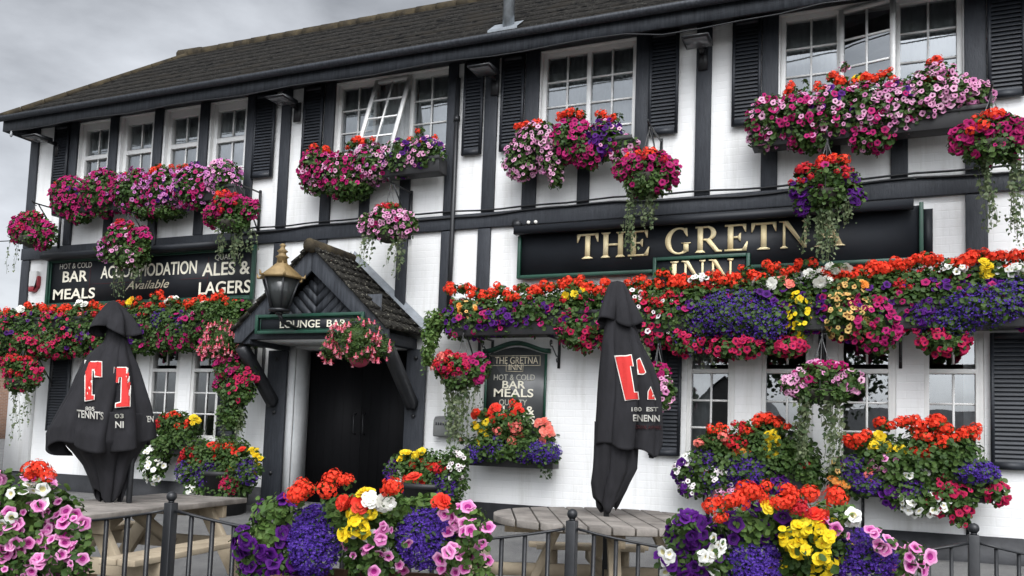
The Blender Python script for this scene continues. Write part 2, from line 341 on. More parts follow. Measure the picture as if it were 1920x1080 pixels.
# timbers
def timber(x,wd,z0,z1,y=.035):
    o=MB().box((x-wd/2,-y,z0),(x+wd/2,-.001,z1)).build('timber',M['timber'],inn,bevel=.006)
for x,wd in ((-10.95,.15),(-10.18,.14),(-9.44,.14),(-8.65,.14),(-7.88,.14),(-7.13,.13),(-6.6,.14),(-5.97,.14),(-4.34,.12),(-3.865,.15),(-3.39,.16),(-2.19,.14),(-1.575,.15),(-.95,.15),(.775,.17),(2.2,.16),(3.4,.16)):
    timber(x,wd,3.525,5.234)
for x,wd,z1 in ((-5.43,.13,3.98),(-4.90,.13,3.98),(-2.79,.13,3.96),(-.39,.14,3.96),(.17,.14,3.96)): timber(x,wd,3.525,z1,.033)
for x,wd,z0 in ((-10.95,.15,2.2),(-6.6,.14,2.4),(-5.98,.13,2.4),(-4.90,.13,2.35),(-4.34,.14,2.3),(-3.89,.15,2.3),(.775,.17,2.2),(2.6,.16,2.2)): timber(x,wd,z0,3.35)
MB().box((XL-.03,-.045,3.355),(XR,-.001,3.52)).build('timber',M['timber'],inn,bevel=.006)
timber(-10.93,.12,.45,2.2,.03)
MB().tube([(-4.262,-.052,5.05),(-4.262,-.052,3.2),(-4.27,-.052,2.32)],.027,10).tube([(-4.262,-.052,4.62),(-4.262,-.052,4.56)],.036,10).build('drainpipe',M['iron'],inn,True)
# shutters with real louvres
def shutter(x0,x1,z0,z1):
    m=MB(); fr=.028; y0,y1=-.062,-.03
    m.box((x0,y0,z0),(x0+fr,y1,z1)).box((x1-fr,y0,z0),(x1,y1,z1)).box((x0+fr,y0+.001,z0),(x1-fr,y1,z0+.06)).box((x0+fr,y0+.001,z1-.05),(x1-fr,y1,z1))
    m.box((x0+fr,-.036,z0+.06),(x1-fr,-.031,z1-.05))
    n=int((z1-z0-.11)/.036); st=(z1-z0-.11)/n
    for k in range(n):
        z=z0+.06+k*st
        m.add([(x0+fr,y0+.003,z),(x1-fr,y0+.003,z),(x1-fr,-.038,z+st*.95),(x0+fr,-.038,z+st*.95),(x0+fr,y0+.003,z+.007),(x1-fr,y0+.003,z+.007)],[(0,1,5,4),(4,5,2,3)])
    m.build('shutter',M['shutter'],inn,fix=False)
for a,b in ((-10.53,-10.255),(-7.06,-6.75),(-6.33,-6.05),(-4.19,-3.955),(-3.74,-3.475),(-2.115,-1.82),(-1.30,-1.03),(.865,1.15)): shutter(a,b,4.17,5.215)
for a,b in ((-10.27,-9.90),(-7.36,-7.08),(-2.04,-1.735),(.865,1.16)): shutter(a,b,1.0,2.14)

# windows
def rotY(V,p,ax,ang):
    V=np.array(V,float)-p; R=np.array(Matrix.Rotation(ang,3,ax)); return V@R.T+p
def bars(m,x0,x1,z0,z1,nc,nr,y,b=.019):
    for i in range(1,nc):
        x=x0+(x1-x0)*i/nc; m.box((x-b/2,y,z0),(x+b/2,y+.016,z1))
    for k in range(1,nr):
        z=z0+(z1-z0)*k/nr; m.box((x0,y+.002,z-b/2),(x1,y+.014,z+b/2))
def frame(m,x0,x1,z0,z1,y0,y1,t):
    m.box((x0,y0,z0),(x0+t,y1,z1)).box((x1-t,y0,z0),(x1,y1,z1)).box((x0+t,y0,z1-t),(x1-t,y1,z1)).box((x0+t,y0,z0),(x1-t,y1,z0+t))
def window(x0,x1,z0,z1,lights,mt,ft=.045,y=.05,curt=None):
    """lights: (xa,xb,za,zb,cols,rows,open) ; open = None | ('top',angle) | ('left',angle)"""
    m=MB(); frame(m,x0,x1,z0,z1,y,y+.07,ft)
    xs=sorted({l[0] for l in lights}|{l[1] for l in lights}); 
    for a in sorted({l[1] for l in lights}):
        if a<x1-ft-.01: m.box((a+.0005,y+.001,z0+ft),(a+ft-.0005,y+.069,z1-ft))
    for a in sorted({l[3] for l in lights}):
        if a<z1-ft-.01:
            m.box((lights[0][0],y+.002,a),(max(l[1] for l in lights),y+.068,a+ft))
    wo=m.build('window',mt,inn,bevel=.004)
    for xa,xb,za,zb,nc,nr,op in lights:
        if op is None:
            bm_=MB(); bars(bm_,xa,xb,za,zb,nc,nr,y+.026); bm_.build('glazing_bars',mt,wo)
            MB().add([(xa,y+.044,za),(xb,y+.044,za),(xb,y+.044,zb),(xa,y+.044,zb)],[(0,1,2,3)]).build('pane',M['glass'],wo,fix=False)
        else:
            sm=MB(); frame(sm,xa-.02,xb+.02,za-.02,zb+.02,y-.03,y-.002,.045); bars(sm,xa+.02,xb-.02,za+.02,zb-.02,nc,nr,y-.022)
            pm=MB().add([(xa+.02,y-.010,za+.02),(xb-.02,y-.010,za+.02),(xb-.02,y-.010,zb-.02),(xa+.02,y-.010,zb-.02)],[(0,1,2,3)])
            piv=np.array([xa,y,zb+.02]) if op[0]=='top' else np.array([xa-.02,y,za])
            for q in (sm,pm): q.v=[rotY(v,piv,'X' if op[0]=='top' else 'Z',op[1]) for v in q.v]
            sm.build('sash',mt,wo); pm.build('pane',M['glass'],wo,fix=False)
    for c0,c1 in (curt or []):
        n=int((c1-c0)/.018)+2; Vc=[]
        for i in range(n):
            xx=c0+(c1-c0)*i/(n-1); yy=(.155 if z0>3 else .22)+.014*math.sin(i*1.9)+.008*math.sin(i*.7)
            Vc+=[(xx,yy,z0-.1),(xx,yy,z1+.0)]
        MB().add(Vc,[(2*i,2*i+2,2*i+3,2*i+1) for i in range(n-1)]).build('curtain',M['net'],wo,fix=False)
    return wo
t=.045
for a,b in UP1:
    window(a,b,4.0,5.225,[(a+.06,b-.06,4.06,4.715,2,2,None),(a+.085,b-.085,4.80,5.13,2,1,None)],M['upvc'],.06,curt=[(a,b)])
a,b=-5.90,-4.39; w3=(b-a-.09-.09)/3
window(a,b,4.05,5.225,[(a+t,a+t+w3,4.095,5.18,2,4,None),(a+2*t+w3,a+2*t+2*w3,4.095,5.18,2,4,('top',R_(-20))),(a+3*t+2*w3,b-t,4.095,5.18,2,4,None)],M['upvc'],curt=[(a,a+.98),(a+1.03,b)])
a,b=-3.30,-2.27; w2=(b-a-.135)/2
window(a,b,4.05,5.225,[(a+t,a+t+w2,4.095,5.18,2,4,None),(a+2*t+w2,b-t,4.095,5.18,2,4,None)],M['upvc'],curt=[(a,b)])
a,b=-.86,.68; w3=(b-a-.18)/3
window(a,b,4.05,5.225,[(a+t,a+t+w3,4.095,5.18,2,4,None),(a+2*t+w3,a+2*t+2*w3,4.095,5.18,2,4,('left',R_(-14))),(a+3*t+2*w3,b-t,4.095,5.18,2,4,None)],M['upvc'],curt=[(a,a+.50),(b-.50,b)])
for i,(a,b) in enumerate(LOR+LOL):
    window(a,b,.98,2.16,[(a+.042,b-.042,1.022,1.80,2,3,None),(a+.065,b-.065,1.885,2.09,2,1,None)],M['upvc2'],.042,y=.012,curt=[(a,a+.18)] if i==0 else ([(b-.14,b)] if i==3 else None))
    MB().box((a-.03,-.05,.945),(b+.03,.15,.979)).build('window_sill',M['upvc2'],inn,bevel=.004)
# doorway
dr=MB()
dr.box((DX0-.10,-.03,.2),(DX0,-.0015,DZ+.12)).box((DX1,-.03,.2),(DX1+.045,-.0015,DZ+.12)).box((DX0,-.03,DZ),(DX1,-.0015,DZ+.12))
dr.box((DX0,.0015,.2),(DX0+.006,.30,DZ-.006)).box((DX1-.006,.0015,.2),(DX1,.30,DZ-.006)).box((DX0,.0015,DZ-.006),(DX1,.30,DZ))
dr.build('door_surround',M['surround'],inn)
MB().box((DX0-.1,-.32,.0),(DX1+.1,.3,.285)).build('doorstep',M['asphalt'],inn,bevel=.01)
for sgn in (0,1):
    x0=DX0+.012+sgn*(DX1-DX0-.02)/2; x1=x0+(DX1-DX0-.03)/2
    dm=MB().box((x0,.26,.29),(x1,.30,DZ-.01))
    for k in range(1,6):
        xx=x0+(x1-x0)*k/6; dm.box((xx-.002,.258,.32),(xx+.002,.2598,DZ-.05))
    do=dm.build('door',M['door'],inn)
    hx=x1-.06 if sgn==0 else x0+.06
    MB().tube([(hx,.255,1.1),(hx,.205,1.12),(hx,.205,1.32),(hx,.255,1.34)],.007,8).build('door_handle',M['iron'],do)

# roof: a real stepped tile slope, hip at the left
EY,EZ,RY,RZ=-.45,5.255,1.5,6.82; REX=-9.68; ELX=XL-.14
rf=MB(); nco=10; V=[]
def rp(f): return EY+(RY-EY)*f, EZ+(RZ-EZ)*f
step=.006; nrm=np.array([0,-(RZ-EZ),(RY-EY)]); nrm=nrm/np.linalg.norm(nrm)
for k in range(nco):
    f0,f1=k/nco,(k+1)/nco
    for side in (0,1):
        (y0,z0),(y1,z1)=rp(f0),rp(f1)
        xa=ELX+(REX-ELX)*f0; xb=ELX+(REX-ELX)*f1
        lo=nrm*step; 
        if side: y0,y1=2*RY-y0,2*RY-y1
        s_=-1 if side else 1
        p=[(xa,y0+s_*lo[1],z0+lo[2]),(XR+.3,y0+s_*lo[1],z0+lo[2]),(XR+.3,y1,z1),(xb,y1,z1),(xa,y0,z0),(XR+.3,y0,z0)]
        rf.add(p,[(0,1,2,3),(4,5,1,0)])
    # hip end
    (y0,z0),(y1,z1)=rp(f0),rp(f1); xa=ELX+(REX-ELX)*f0; xb=ELX+(REX-ELX)*f1
    rf.add([(xa-.02,y0,z0+.02),(xb,y1,z1),(xb,2*RY-y1,z1),(xa-.02,2*RY-y0,z0+.02),(xa,y0,z0),(xa,2*RY-y0,z0)],[(0,1,2,3),(4,0,3,5)])
rf.add([(XR+.3,EY,EZ),(XR+.3,RY,RZ),(XR+.3,2*RY-EY,EZ)],[(0,1,2)])
ro=rf.build('roof',M['tile'],inn,fix=False)
rg=MB(); nr_=46
for k in range(nr_):
    xa=REX-.05+(XR+.3-REX)*k/nr_; xb=REX-.05+(XR+.3-REX)*(k+1)/nr_-.008; rg.tube([(xa,RY,RZ-.035),(xb,RY,RZ-.04)],.092+.002*random.random(),10)
for sgn in (0,1):
    A=np.array([ELX,EY if not sgn else 2*RY-EY,EZ+.01]); B=np.array([REX,RY,RZ-.02])
    for k in range(9): rg.tube([A+(B-A)*k/9,A+(B-A)*((k+.96)/9)],.055,8)
rg.tube([(REX-.22,RY,RZ-.02),(REX+.2,RY,RZ-.03)],.10,10)
rg.build('ridge_tiles',M['ridge'],ro)
fx0=XL-.10
fa=MB().box((fx0,-.41,5.082),(XR+.3,-.385,5.255)).box((fx0,-.384,5.082),(fx0+.025,YB,5.255)); fa.build('fascia',M['fascia'],inn)
MB().box((fx0+.03,-.384,5.2365),(XR+.3,-.001,5.246)).build('soffit',M['timber'],inn)
gt=MB(); prof=[(math.cos(q)*.055,math.sin(q)*.055) for q in np.linspace(math.pi,2*math.pi,8)]
Vg=[];nn=0
for x in (fx0-.03,XR+.3):
    for a,b in prof: Vg.append((x,-.468+a,5.255+b))
    for a,b in reversed(prof): Vg.append((x,-.468+a*.85,5.255+b*.85))
n2=len(prof)*2
gt.add(Vg,[(i,(i+1)%n2,n2+(i+1)%n2,n2+i) for i in range(n2)]+[tuple(range(n2)),tuple(range(2*n2-1,n2-1,-1))])
gt.build('gutter',M['fascia'],inn,fix=True)
# flue
fyy=min(np.linspace(-.3,.9,241),key=lambda y:abs(F(953,52,y)[2]-(EZ+(RZ-EZ)*(y-EY)/(RY-EY)))); fzz=EZ+(RZ-EZ)*(fyy-EY)/(RY-EY); fxx=float(F(953,52,fyy)[0])
fl=MB().lathe([(.062,-.12),(.062,.33),(.078,.34),(.078,.38),(.066,.385),(.066,.42),(.08,.43),(.08,.47),(.062,.475),(.062,.62),(.09,.63),(.09,.68)],(fxx,fyy,fzz),14)
fl.build('roof_flue',M['metal'],inn,True)
s_=(RZ-EZ)/(RY-EY)
MB().add([(fxx-.2,fyy-.09,fzz-.09*s_+.03),(fxx+.14,fyy-.09,fzz-.09*s_+.03),(fxx+.14,fyy+.09,fzz+.09*s_+.03),(fxx-.2,fyy+.09,fzz+.09*s_+.03),(fxx-.2,fyy-.09,fzz-.09*s_+.005),(fxx+.14,fyy-.09,fzz-.09*s_+.005)],[(0,1,2,3),(4,5,1,0)]).build('flue_flashing',M['lead'],inn,fix=False)

# ------------------------------------------------------------------ porch
PX,PD=-5.56,-.72; AP,EAV,HW=3.10,2.20,.985; PW=.0
po=thing('porch','gabled black timber porch with tiled roof over the lounge door','porch',(PX,-.36,.25))
for sg in (-1,1):
    bm_=MB(); ncs=9; vx=np.array([sg*HW,0,EAV-AP]); ln=np.linalg.norm(vx); nn_=np.array([-(EAV-AP)*sg,0,HW])*1.0; nn_=np.array([sg*(AP-EAV),0,HW])/ln
    for k in range(ncs):
        a=np.array([PX,0,AP])+vx*(k/ncs)*1.01; b=np.array([PX,0,AP])+vx*((k+1)/ncs)*1.01
        nseg=4
        y0,y1=PD-.09,-.0015
        aa=a+nn_*.008; bb=b+nn_*.03
        V=[(aa[0],y0,aa[2]),(aa[0],y1,aa[2]),(bb[0],y1,bb[2]),(bb[0],y0,bb[2])]
        cc=b-nn_*.012; dd=a-nn_*.012
        V+=[(dd[0],y0,dd[2]),(dd[0],y1,dd[2]),(cc[0],y1,cc[2]),(cc[0],y0,cc[2])]
        bm_.add(V,[(0,1,2,3),(4,5,6,7),(2,3,7,6),(0,3,7,4),(1,2,6,5)])
        # rounded tile rolls down the course
        for j in range(7):
            yj=y0+.05+j*(y1-y0-.08)/6
            bm_.tube([(aa[0],yj,aa[2]-.004),(bb[0],yj,bb[2]-.004)],.018,6)
    bm_.build('porch_roof',M['tile2'],po)
MB().tube([(PX,PD-.11,AP-.012),(PX,-.0015,AP-.012)],.075,12).build('ridge_tile',M['ridge'],po,True)
MB().add([(PX+.02,-.004,AP+.10),(PX+.02,-.06,AP+.02),(PX+HW*1.06,-.06,EAV+.02),(PX+HW*1.06,-.004,EAV+.12)],[(0,1,2,3)]).build('flashing',M['lead'],po,fix=False)
MB().add([(PX-.02,-.004,AP+.10),(PX-.02,-.06,AP+.02),(PX-HW*1.06,-.06,EAV+.02),(PX-HW*1.06,-.004,EAV+.12)],[(0,1,2,3)]).build('flashing',M['lead'],po,fix=False)
for sg in (-1,1):   # bargeboards
    t_=.20
    MB().prism([(PX+sg*.002,AP-.03),(PX+sg*HW,EAV-.0),(PX+sg*HW,EAV-.14),(PX+sg*(HW-.10),EAV-.14),(PX+sg*.002,AP-.03-t_*1.25)],.035,base=PD-.045).build('bargeboard',M['fascia'],po,bevel=.005)
    # wall plate beam at the eaves
    MB().box((PX+sg*(HW-.14)-.05,PD-.005,EAV-.15),(PX+sg*(HW-.14)+.05,-.003,EAV-.03)).build('beam',M['timber'],po,bevel=.006)
    xp=PX+sg*.93
    post=MB().box((xp-.135 if sg<0 else xp-.12,-.075,.18),(xp+.135 if sg<0 else xp+.12,-.036,EAV-.152)).build('post',M['timber'],po,bevel=.008)
    for zz in (.6,1.35,1.98): MB().lathe([(.0,0),(.022,.0),(.02,.012),(0,.018)],(0,0,0),8).v
    for zz in (.62,1.32,1.95): MB().tube([(xp,-.076,zz),(xp,-.094,zz)],.022,8).build('bolt_head',M['iron'],post)
    # curved brace from post to front of porch
    pts=[]; 
    for q in np.linspace(0,1,9): pts.append((-.10-(.60)*q+.10*math.sin(q*math.pi), 1.42+(EAV-.17-1.42)*q-.10*math.sin(q*math.pi)))
    br=MB(); Vb=[];hw=.05
    for i,(yy,zz) in enumerate(pts):
        a=np.array(pts[min(i+1,8)])-np.array(pts[max(i-1,0)]); a/=np.linalg.norm(a); nx_=np.array([-a[1],a[0]])*.06
        for sx_,o_ in ((-hw,1),(hw,1),(hw,-1),(-hw,-1)): Vb.append((xp+sx_,yy+nx_[0]*o_,zz+nx_[1]*o_))
    br.add(Vb,[(4*i+k,4*i+(k+1)%4,4*i+4+(k+1)%4,4*i+4+k) for i in range(8) for k in range(4)]+[(0,1,2,3),(35,34,33,32)])
    br.build('brace',M['black'],po)
# boarded gable: diagonal boards each side of a centre joint
gb=MB(); zb=EAV+.05
for sg in (-1,1):
    for k in range(11):
        # boards run from centre low to outer high, mirrored chevron
        c0=-.62+k*.118; c1=c0+.108
        poly=[]
        import itertools
        # line z = zb + c + x ; clip to triangle below the rake
        def rake(x): return AP-.27-(AP-EAV)/HW*x
        xs_=np.linspace(.004,.80,30); top=[];bot=[]
        for x in xs_:
            hi=min(zb+c1+x*.95,rake(x)); lo=max(zb+c0+x*.95,zb)
            if hi-lo>.004: top.append((PX+sg*x,hi)); bot.append((PX+sg*x,lo))
        if len(top)>1:
            gb.prism(top+bot[::-1],.02,base=PD+.075+.003*(k%2))
gb.box((PX-.80,PD+.098,zb-.1),(PX+.80,PD+.108,zb+.32))
gb.build('gable_boards',M['fascia'],po)
MB().box((PX-.84,PD-.01,EAV-.10),(PX+.84,PD+.06,EAV+.048)).build('tie_beam',M['timber'],po,bevel=.006)
MB().box((PX-.80,PD+.112,EAV-.10),(PX+.80,-.003,EAV-.07)).build('porch_ceiling',M['surround'],po)

# ------------------------------------------------------------------ lettering
def flat_text(body,x,z,h,mb,y,bold=.0,align='CENTER',width=None,shear=0,space=1.0,m=0,dz=0,dep=.004):
    cu=bpy.data.curves.new('t','FONT'); cu.body=body; cu.align_x=align; cu.size=h/.70; cu.offset=bold*h; cu.shear=shear; cu.space_character=space; cu.extrude=dep/2; cu.resolution_u=4
    o=bpy.data.objects.new('t',cu); COL.objects.link(o)
    me=bpy.data.meshes.new_from_object(o.evaluated_get(bpy.context.evaluated_depsgraph_get()))
    V=np.array([v.co[:] for v in me.vertices]); fs=[tuple(p.vertices) for p in me.polygons]
    bpy.data.objects.remove(o); bpy.data.curves.remove(cu); bpy.data.meshes.remove(me)
    if width:
        wd=V[:,0].max()-V[:,0].min(); V[:,0]*=width/wd
    c=(V[:,0].max()+V[:,0].min())/2 if align=='CENTER' else V[:,0].min()
    W=np.stack([V[:,0]-c+x, y-dep/2-V[:,2], V[:,1]+z+dz*(V[:,0]-c)],1)
    mb.add(W,fs,m); return mb
def arc(cx,cz,rx,rz,a0,a1,n=14): return [(cx+rx*math.cos(q),cz+rz*math.sin(q)) for q in np.linspace(R_(a0),R_(a1),n)]
def serif_feet(x0,x1,z,up=True,ov=.075,h=.055):
    s=1 if up else -1; return [(x0-ov,z),(x1+ov,z),(x1+ov,z+s*h*.5),(x1,z+s*h*1.6),(x0,z+s*h*1.6),(x0-ov,z+s*h*.5)]
def ring(cx,cz,rx,rz,tx,tz,a0,a1,n=18): return arc(cx,cz,rx,rz,a0,a1,n)+arc(cx,cz,rx-tx,rz-tz,a1,a0,n)
def G_(ch):
    R=lambda a,b,c,d:[(a,c),(b,c),(b,d),(a,d)]
    if ch=='I': return .40,[R(.11,.29,0,1),serif_feet(.11,.29,0),serif_feet(.11,.29,1,False)]
    if ch=='T': return .80,[R(.31,.49,0,.95),serif_feet(.31,.49,0,ov=.11),[(.0,1),(.8,1),(.8,.92),(0,.92)],[(0,1),(0,.66),(.035,.66),(.13,.92),(.13,1)],[(.8,1),(.8,.66),(.765,.66),(.67,.92),(.67,1)]]
    if ch=='H': return .92,[R(.10,.28,0,1),R(.64,.82,0,1),R(.28,.64,.47,.55)]+[serif_feet(a,a+.18,0) for a in(.10,.64)]+[serif_feet(a,a+.18,1,False) for a in(.10,.64)]
    if ch=='E': return .78,[R(.10,.28,0,1),R(.0,.70,.93,1),R(.0,.72,0,.07),R(.28,.52,.48,.55),[(.70,1),(.70,.70),(.665,.70),(.57,.94),(.57,1)],[(.72,0),(.76,.34),(.725,.34),(.58,.06),(.58,0)],[(.53,.66),(.53,.36),(.50,.36),(.43,.48),(.43,.55),(.50,.66)]]
    if ch=='R': return .92,[R(.10,.28,0,1),serif_feet(.10,.28,0),R(.02,.28,.94,1),R(.28,.42,.93,1),R(.28,.42,.45,.52),ring(.42,.725,.30,.275,.17,.065,90,-90),[(.36,.47),(.54,.49),(.82,.08),(.92,.05),(.92,0),(.70,0)]]
    if ch=='N': return .98,[R(.12,.20,0,1),R(.78,.86,0,1),[(.06,1),(.28,1),(.86,.02),(.86,0),(.76,0),(.14,.92)],serif_feet(.12,.20,0),serif_feet(.78,.86,1,False),[(.0,1),(.14,1),(.14,.95),(.0,.96)]]
    if ch=='A': return .92,[[(.40,1),(.50,1),(.90,0),(.70,0),(.41,.80)],[(.42,1),(.45,.88),(.20,0),(.11,0)],[(.24,.30),(.64,.30),(.62,.36),(.25,.36)],serif_feet(.12,.20,0,ov=.10,h=.03),serif_feet(.70,.88,0,ov=.08,h=.03)]
    if ch=='G': return .95,[ring(.50,.5,.48,.52,.19,.07,52,310,26),R(.66,.83,.08,.42),serif_feet(.66,.83,.42,False,ov=.08,h=.03),[(.72,.98),(.77,.98),(.80,.66),(.765,.66),(.66,.84)]]
    return .4,[]
def tri_poly(poly):   # ear clipping through bmesh on build: keep as one n-gon
    return poly
def serif_text(body,x0,x1,z,h,y,mb,dz=0):
    adv=[(.34,[]) if c==' ' else G_(c) for c in body]; gap=.085; tot=sum(a for a,_ in adv)+gap*(len(body)-1); sx=(x1-x0)/tot; x=x0; i=0
    for a,polys in adv:
        for k,pg in enumerate(polys):
            pp=[(x+u*sx, z+v*h+dz*(x+u*sx-x0)) for u,v in pg]
            n=len(pp); yo=y-.0006*k
            if n>12 and len(pp)%2==0:   # ring strips
                hn=n//2
                for q in range(hn-1): 
                    quad=[pp[q],pp[q+1],pp[n-2-q],pp[n-1-q]]; mb.add([(u,yo-.012,v) for u,v in quad]+[(u,yo,v) for u,v in quad],[(0,1,2,3),(0,1,5,4),(2,3,7,6)])
            else: mb.prism(pp,.012,base=yo-.012)
        x+=(a+gap)*sx; i+=1
    return mb
def moulding(mb,x0,x1,z0,z1,y0,y1,t):
    frame(mb,x0,x1,z0,z1,y0,y1,t); frame(mb,x0+t+.001,x1-t-.001,z0+t+.001,z1-t-.001,y0+(y1-y0)*.5,y1,t*.45)

# main sign
SX0,SX1,SZ0,SZ1=-3.46,.36,2.77,3.27
ms=thing('pub_sign','long black sign board lettered THE GRETNA INN in gold with green edging','sign',(-1.55,-.05,SZ0))
MB().box((SX0,-.075,SZ0),(SX1,-.046,SZ1)).build('sign_board',M['board'],ms)
MB().box((SX1+.0015,-.05,SZ0+.02),(SX1+.075,-.0015,SZ1-.03)).build('backing_board',M['board'],ms)
mm=MB(); tt=.035
mm.box((SX0,-.115,SZ0+.0),(SX0+tt,-.0755,SZ1-.05)).box((SX1-tt,-.115,SZ0),(SX1,-.0755,SZ1+.02)).box((SX0+tt,-.114,SZ0),(-2.02,-.0755,SZ0+tt)).box((-1.10,-.114,SZ0),(SX1-tt,-.0755,SZ0+tt))
TX0,TX1,TZ=-2.02,-1.10,2.917
mm.box((TX0,-.125,2.42),(TX0+tt,-.0755,TZ)).box((TX1-tt,-.125,2.42),(TX1,-.0755,TZ)).box((TX0+tt,-.125,TZ-tt),(TX1-tt,-.0755,TZ))
mm.build('sign_moulding',M['green'],ms,bevel=.006)
MB().box((TX0+tt+.001,-.10,2.42),(TX1-tt-.001,-.0765,TZ-tt-.001)).build('name_panel',M['board'],ms)
hd=MB(); hd.prism([(SX0-.02,SZ1-.045),(SX1-.08,SZ1-.045),(SX1-.08,SZ1+.035),(SX0-.02,SZ1+.035)],.075,base=-.186)
hd.box((SX0,-.11,SZ1-.02),(SX1-.1,-.047,SZ1+.05)); hd.build('light_hood',M['board'],ms)
lt=MB(); serif_text('THE GRETNA',-2.815,-.285,2.947,.256,-.0765,lt); lt.build('lettering',M['gold'],ms,fix=True)
lt=MB(); serif_text('INN',-1.86,-1.24,2.615,.255,-.101,lt); lt.build('lettering',M['gold'],ms,fix=True)

# left board sign
BX0,BX1,BZ0,BZ1=-10.38,-6.90,2.68,3.31
bs=thing('menu_sign','long black board reading BAR MEALS, ACCOMMODATION and ALES & LAGERS','sign',(-8.6,-.05,BZ0))
MB().box((BX0,-.075,BZ0),(BX1,-.046,BZ1)).build('sign_board',M['board'],bs)
mm=MB(); moulding(mm,BX0-.02,BX1+.02,BZ0-.02,BZ1+.02,-.12,-.0755,.04); mm.build('sign_moulding',M['green'],bs,bevel=.006)
hd=MB().box((BX0,-.21,BZ1-.015),(BX1-.02,-.122,BZ1+.07)).tube([(BX0,-.21,BZ1+.028),(BX1-.02,-.21,BZ1+.028)],.042,10); hd.build('light_hood',M['board'],bs)
def lx(px,py): p=F(px,py,-.08); return p[0],p[2]
def sign_word(body,px0,px1,pyb,pyt,mt,bold=.02,shear=0,y=-.0765,parent=None,Yp=-.08,name='lettering'):
    a=F(px0,pyb,Yp); b=F(px1,pyb,Yp); c=F((px0+px1)/2,pyt,Yp); d=F((px0+px1)/2,pyb,Yp)
    mb=MB(); flat_text(body,(a[0]+b[0])/2,d[2],c[2]-d[2],mb,y,bold,width=b[0]-a[0],shear=shear); mb.build(name,mt,parent,fix=False)
sign_word('HOT & COLD',112,172,503,493,M['faded'],0,parent=bs)
sign_word('BAR',117,163,528,508,M['cream'],parent=bs)
sign_word('MEALS',99,177,560,541,M['cream'],parent=bs)
sign_word('ACCOMMODATION',189,368,517,494,M['cream'],parent=bs)
sign_word('Available',236,316,541,525,M['script'],0,.35,parent=bs)
sign_word('QUALITY',403,450,486,476,M['faded'],0,parent=bs)
sign_word('ALES &',379,468,515,491,M['cream'],parent=bs)
sign_word('LAGERS',372,469,550,527,M['cream'],parent=bs)
ln=MB()
for a,b,c in ((-9.63,-8.9,2.955),(-8.05,-7.62,2.955)): ln.box((a,-.0775,c),(b,-.0757,c+.006))
for x in (-9.63,-7.62): ln.box((x,-.0775,2.80),(x+.006,-.0757,3.22))
ln.build('dividing_lines',M['dred'],bs)

# small wall sign by the door
ws=thing('wall_sign','arched grey black sign headed THE GRETNA INN over a box of flowers','sign',(-3.47,-.03,1.15))
WX0,WX1=-3.80,-3.13
arcp=[(WX0,1.15),(WX1,1.15),(WX1,1.99)]+[(WX1-(WX1-WX0)*q, 1.99+.075*math.sin(q*math.pi)**1.5) for q in np.linspace(.02,.98,14)]+[(WX0,1.99)]
MB().prism(arcp,.028,base=-.03).build('sign_board',mat('faded_black_board',(.045,.048,.050),.35,col2=(.085,.088,.088),var_scale=1.3),ws)
cp=MB(); q0=np.linspace(-.06,1.06,18); lo=[(WX1-(WX1-WX0)*q,2.0+.085*max(0,math.sin(min(1,max(0,q))*math.pi))**1.5) for q in q0]
cp.prism(lo+[(x,z+.045) for x,z in lo[::-1]],.05,base=-.055); cp.box((WX0-.012,-.045,1.14),(WX0+.012,-.0305,1.99)).box((WX1-.012,-.045,1.14),(WX1+.012,-.0305,1.99)); cp.build('sign_moulding',M['green'],ws)
for body,a,b,y0,y1,mk in (('THE GRETNA',928,1009,682,669,'script'),('INN',954,978,694,683,'script'),('HOT & COLD',926,1003,713,702,'faded'),('BAR',942,985,728,714,'cream'),('MEALS',926,1000,744,729,'cream'),('QUALITY',936,988,760,749,'faded'),('ALES &',924,1002,777,761,'cream'),('LAGERS',924,1003,794,779,'cream')):
    sign_word(body,a,b,y0,y1,M[mk],.02 if mk=='cream' else .005,y=-.031,parent=ws,Yp=-.03)
bx=MB(); a=F(918,667,-.03); b=F(1013,686,-.03); frame(bx,a[0],b[0],b[2],a[2],-.0335,-.0305,.006)
a=F(949,681,-.03); b=F(981,697,-.03); bx.box((a[0],-.0335,b[2]),(b[0],-.0305,b[2]+.006)).box((a[0],-.0335,b[2]),(a[0]+.006,-.031,a[2])).box((b[0]-.006,-.0335,b[2]),(b[0],-.031,a[2])); bx.build('name_border',M['script'],ws)

# lounge bar sign on the porch
ls=thing('lounge_sign','small green framed sign reading LOUNGE BAR across the porch gable','sign',(-5.55,PD-.05,2.16))
LX0,LX1,LZ0,LZ1=-6.20,-4.86,2.165,2.335; LY=PD-.065
MB().box((LX0,LY-.012,LZ0),(LX1,LY+.012,LZ1)).build('sign_board',M['board'],ls)
mm=MB(); frame(mm,LX0-.02,LX1+.02,LZ0-.02,LZ1+.02,LY-.04,LY-.0125,.035); frame(mm,LX0+.035,LX1-.035,LZ0+.02,LZ1-.02,LY-.02,LY-.0125,.008); mm.build('sign_moulding',M['green'],ls,bevel=.004)
sign_word('LOUNGE',524,599,614,600,M['cream'],.01,y=LY-.0125,parent=ls,Yp=LY-.02); sign_word('BAR',612,648,612,599,M['cream'],.01,y=LY-.0125,parent=ls,Yp=LY-.02)

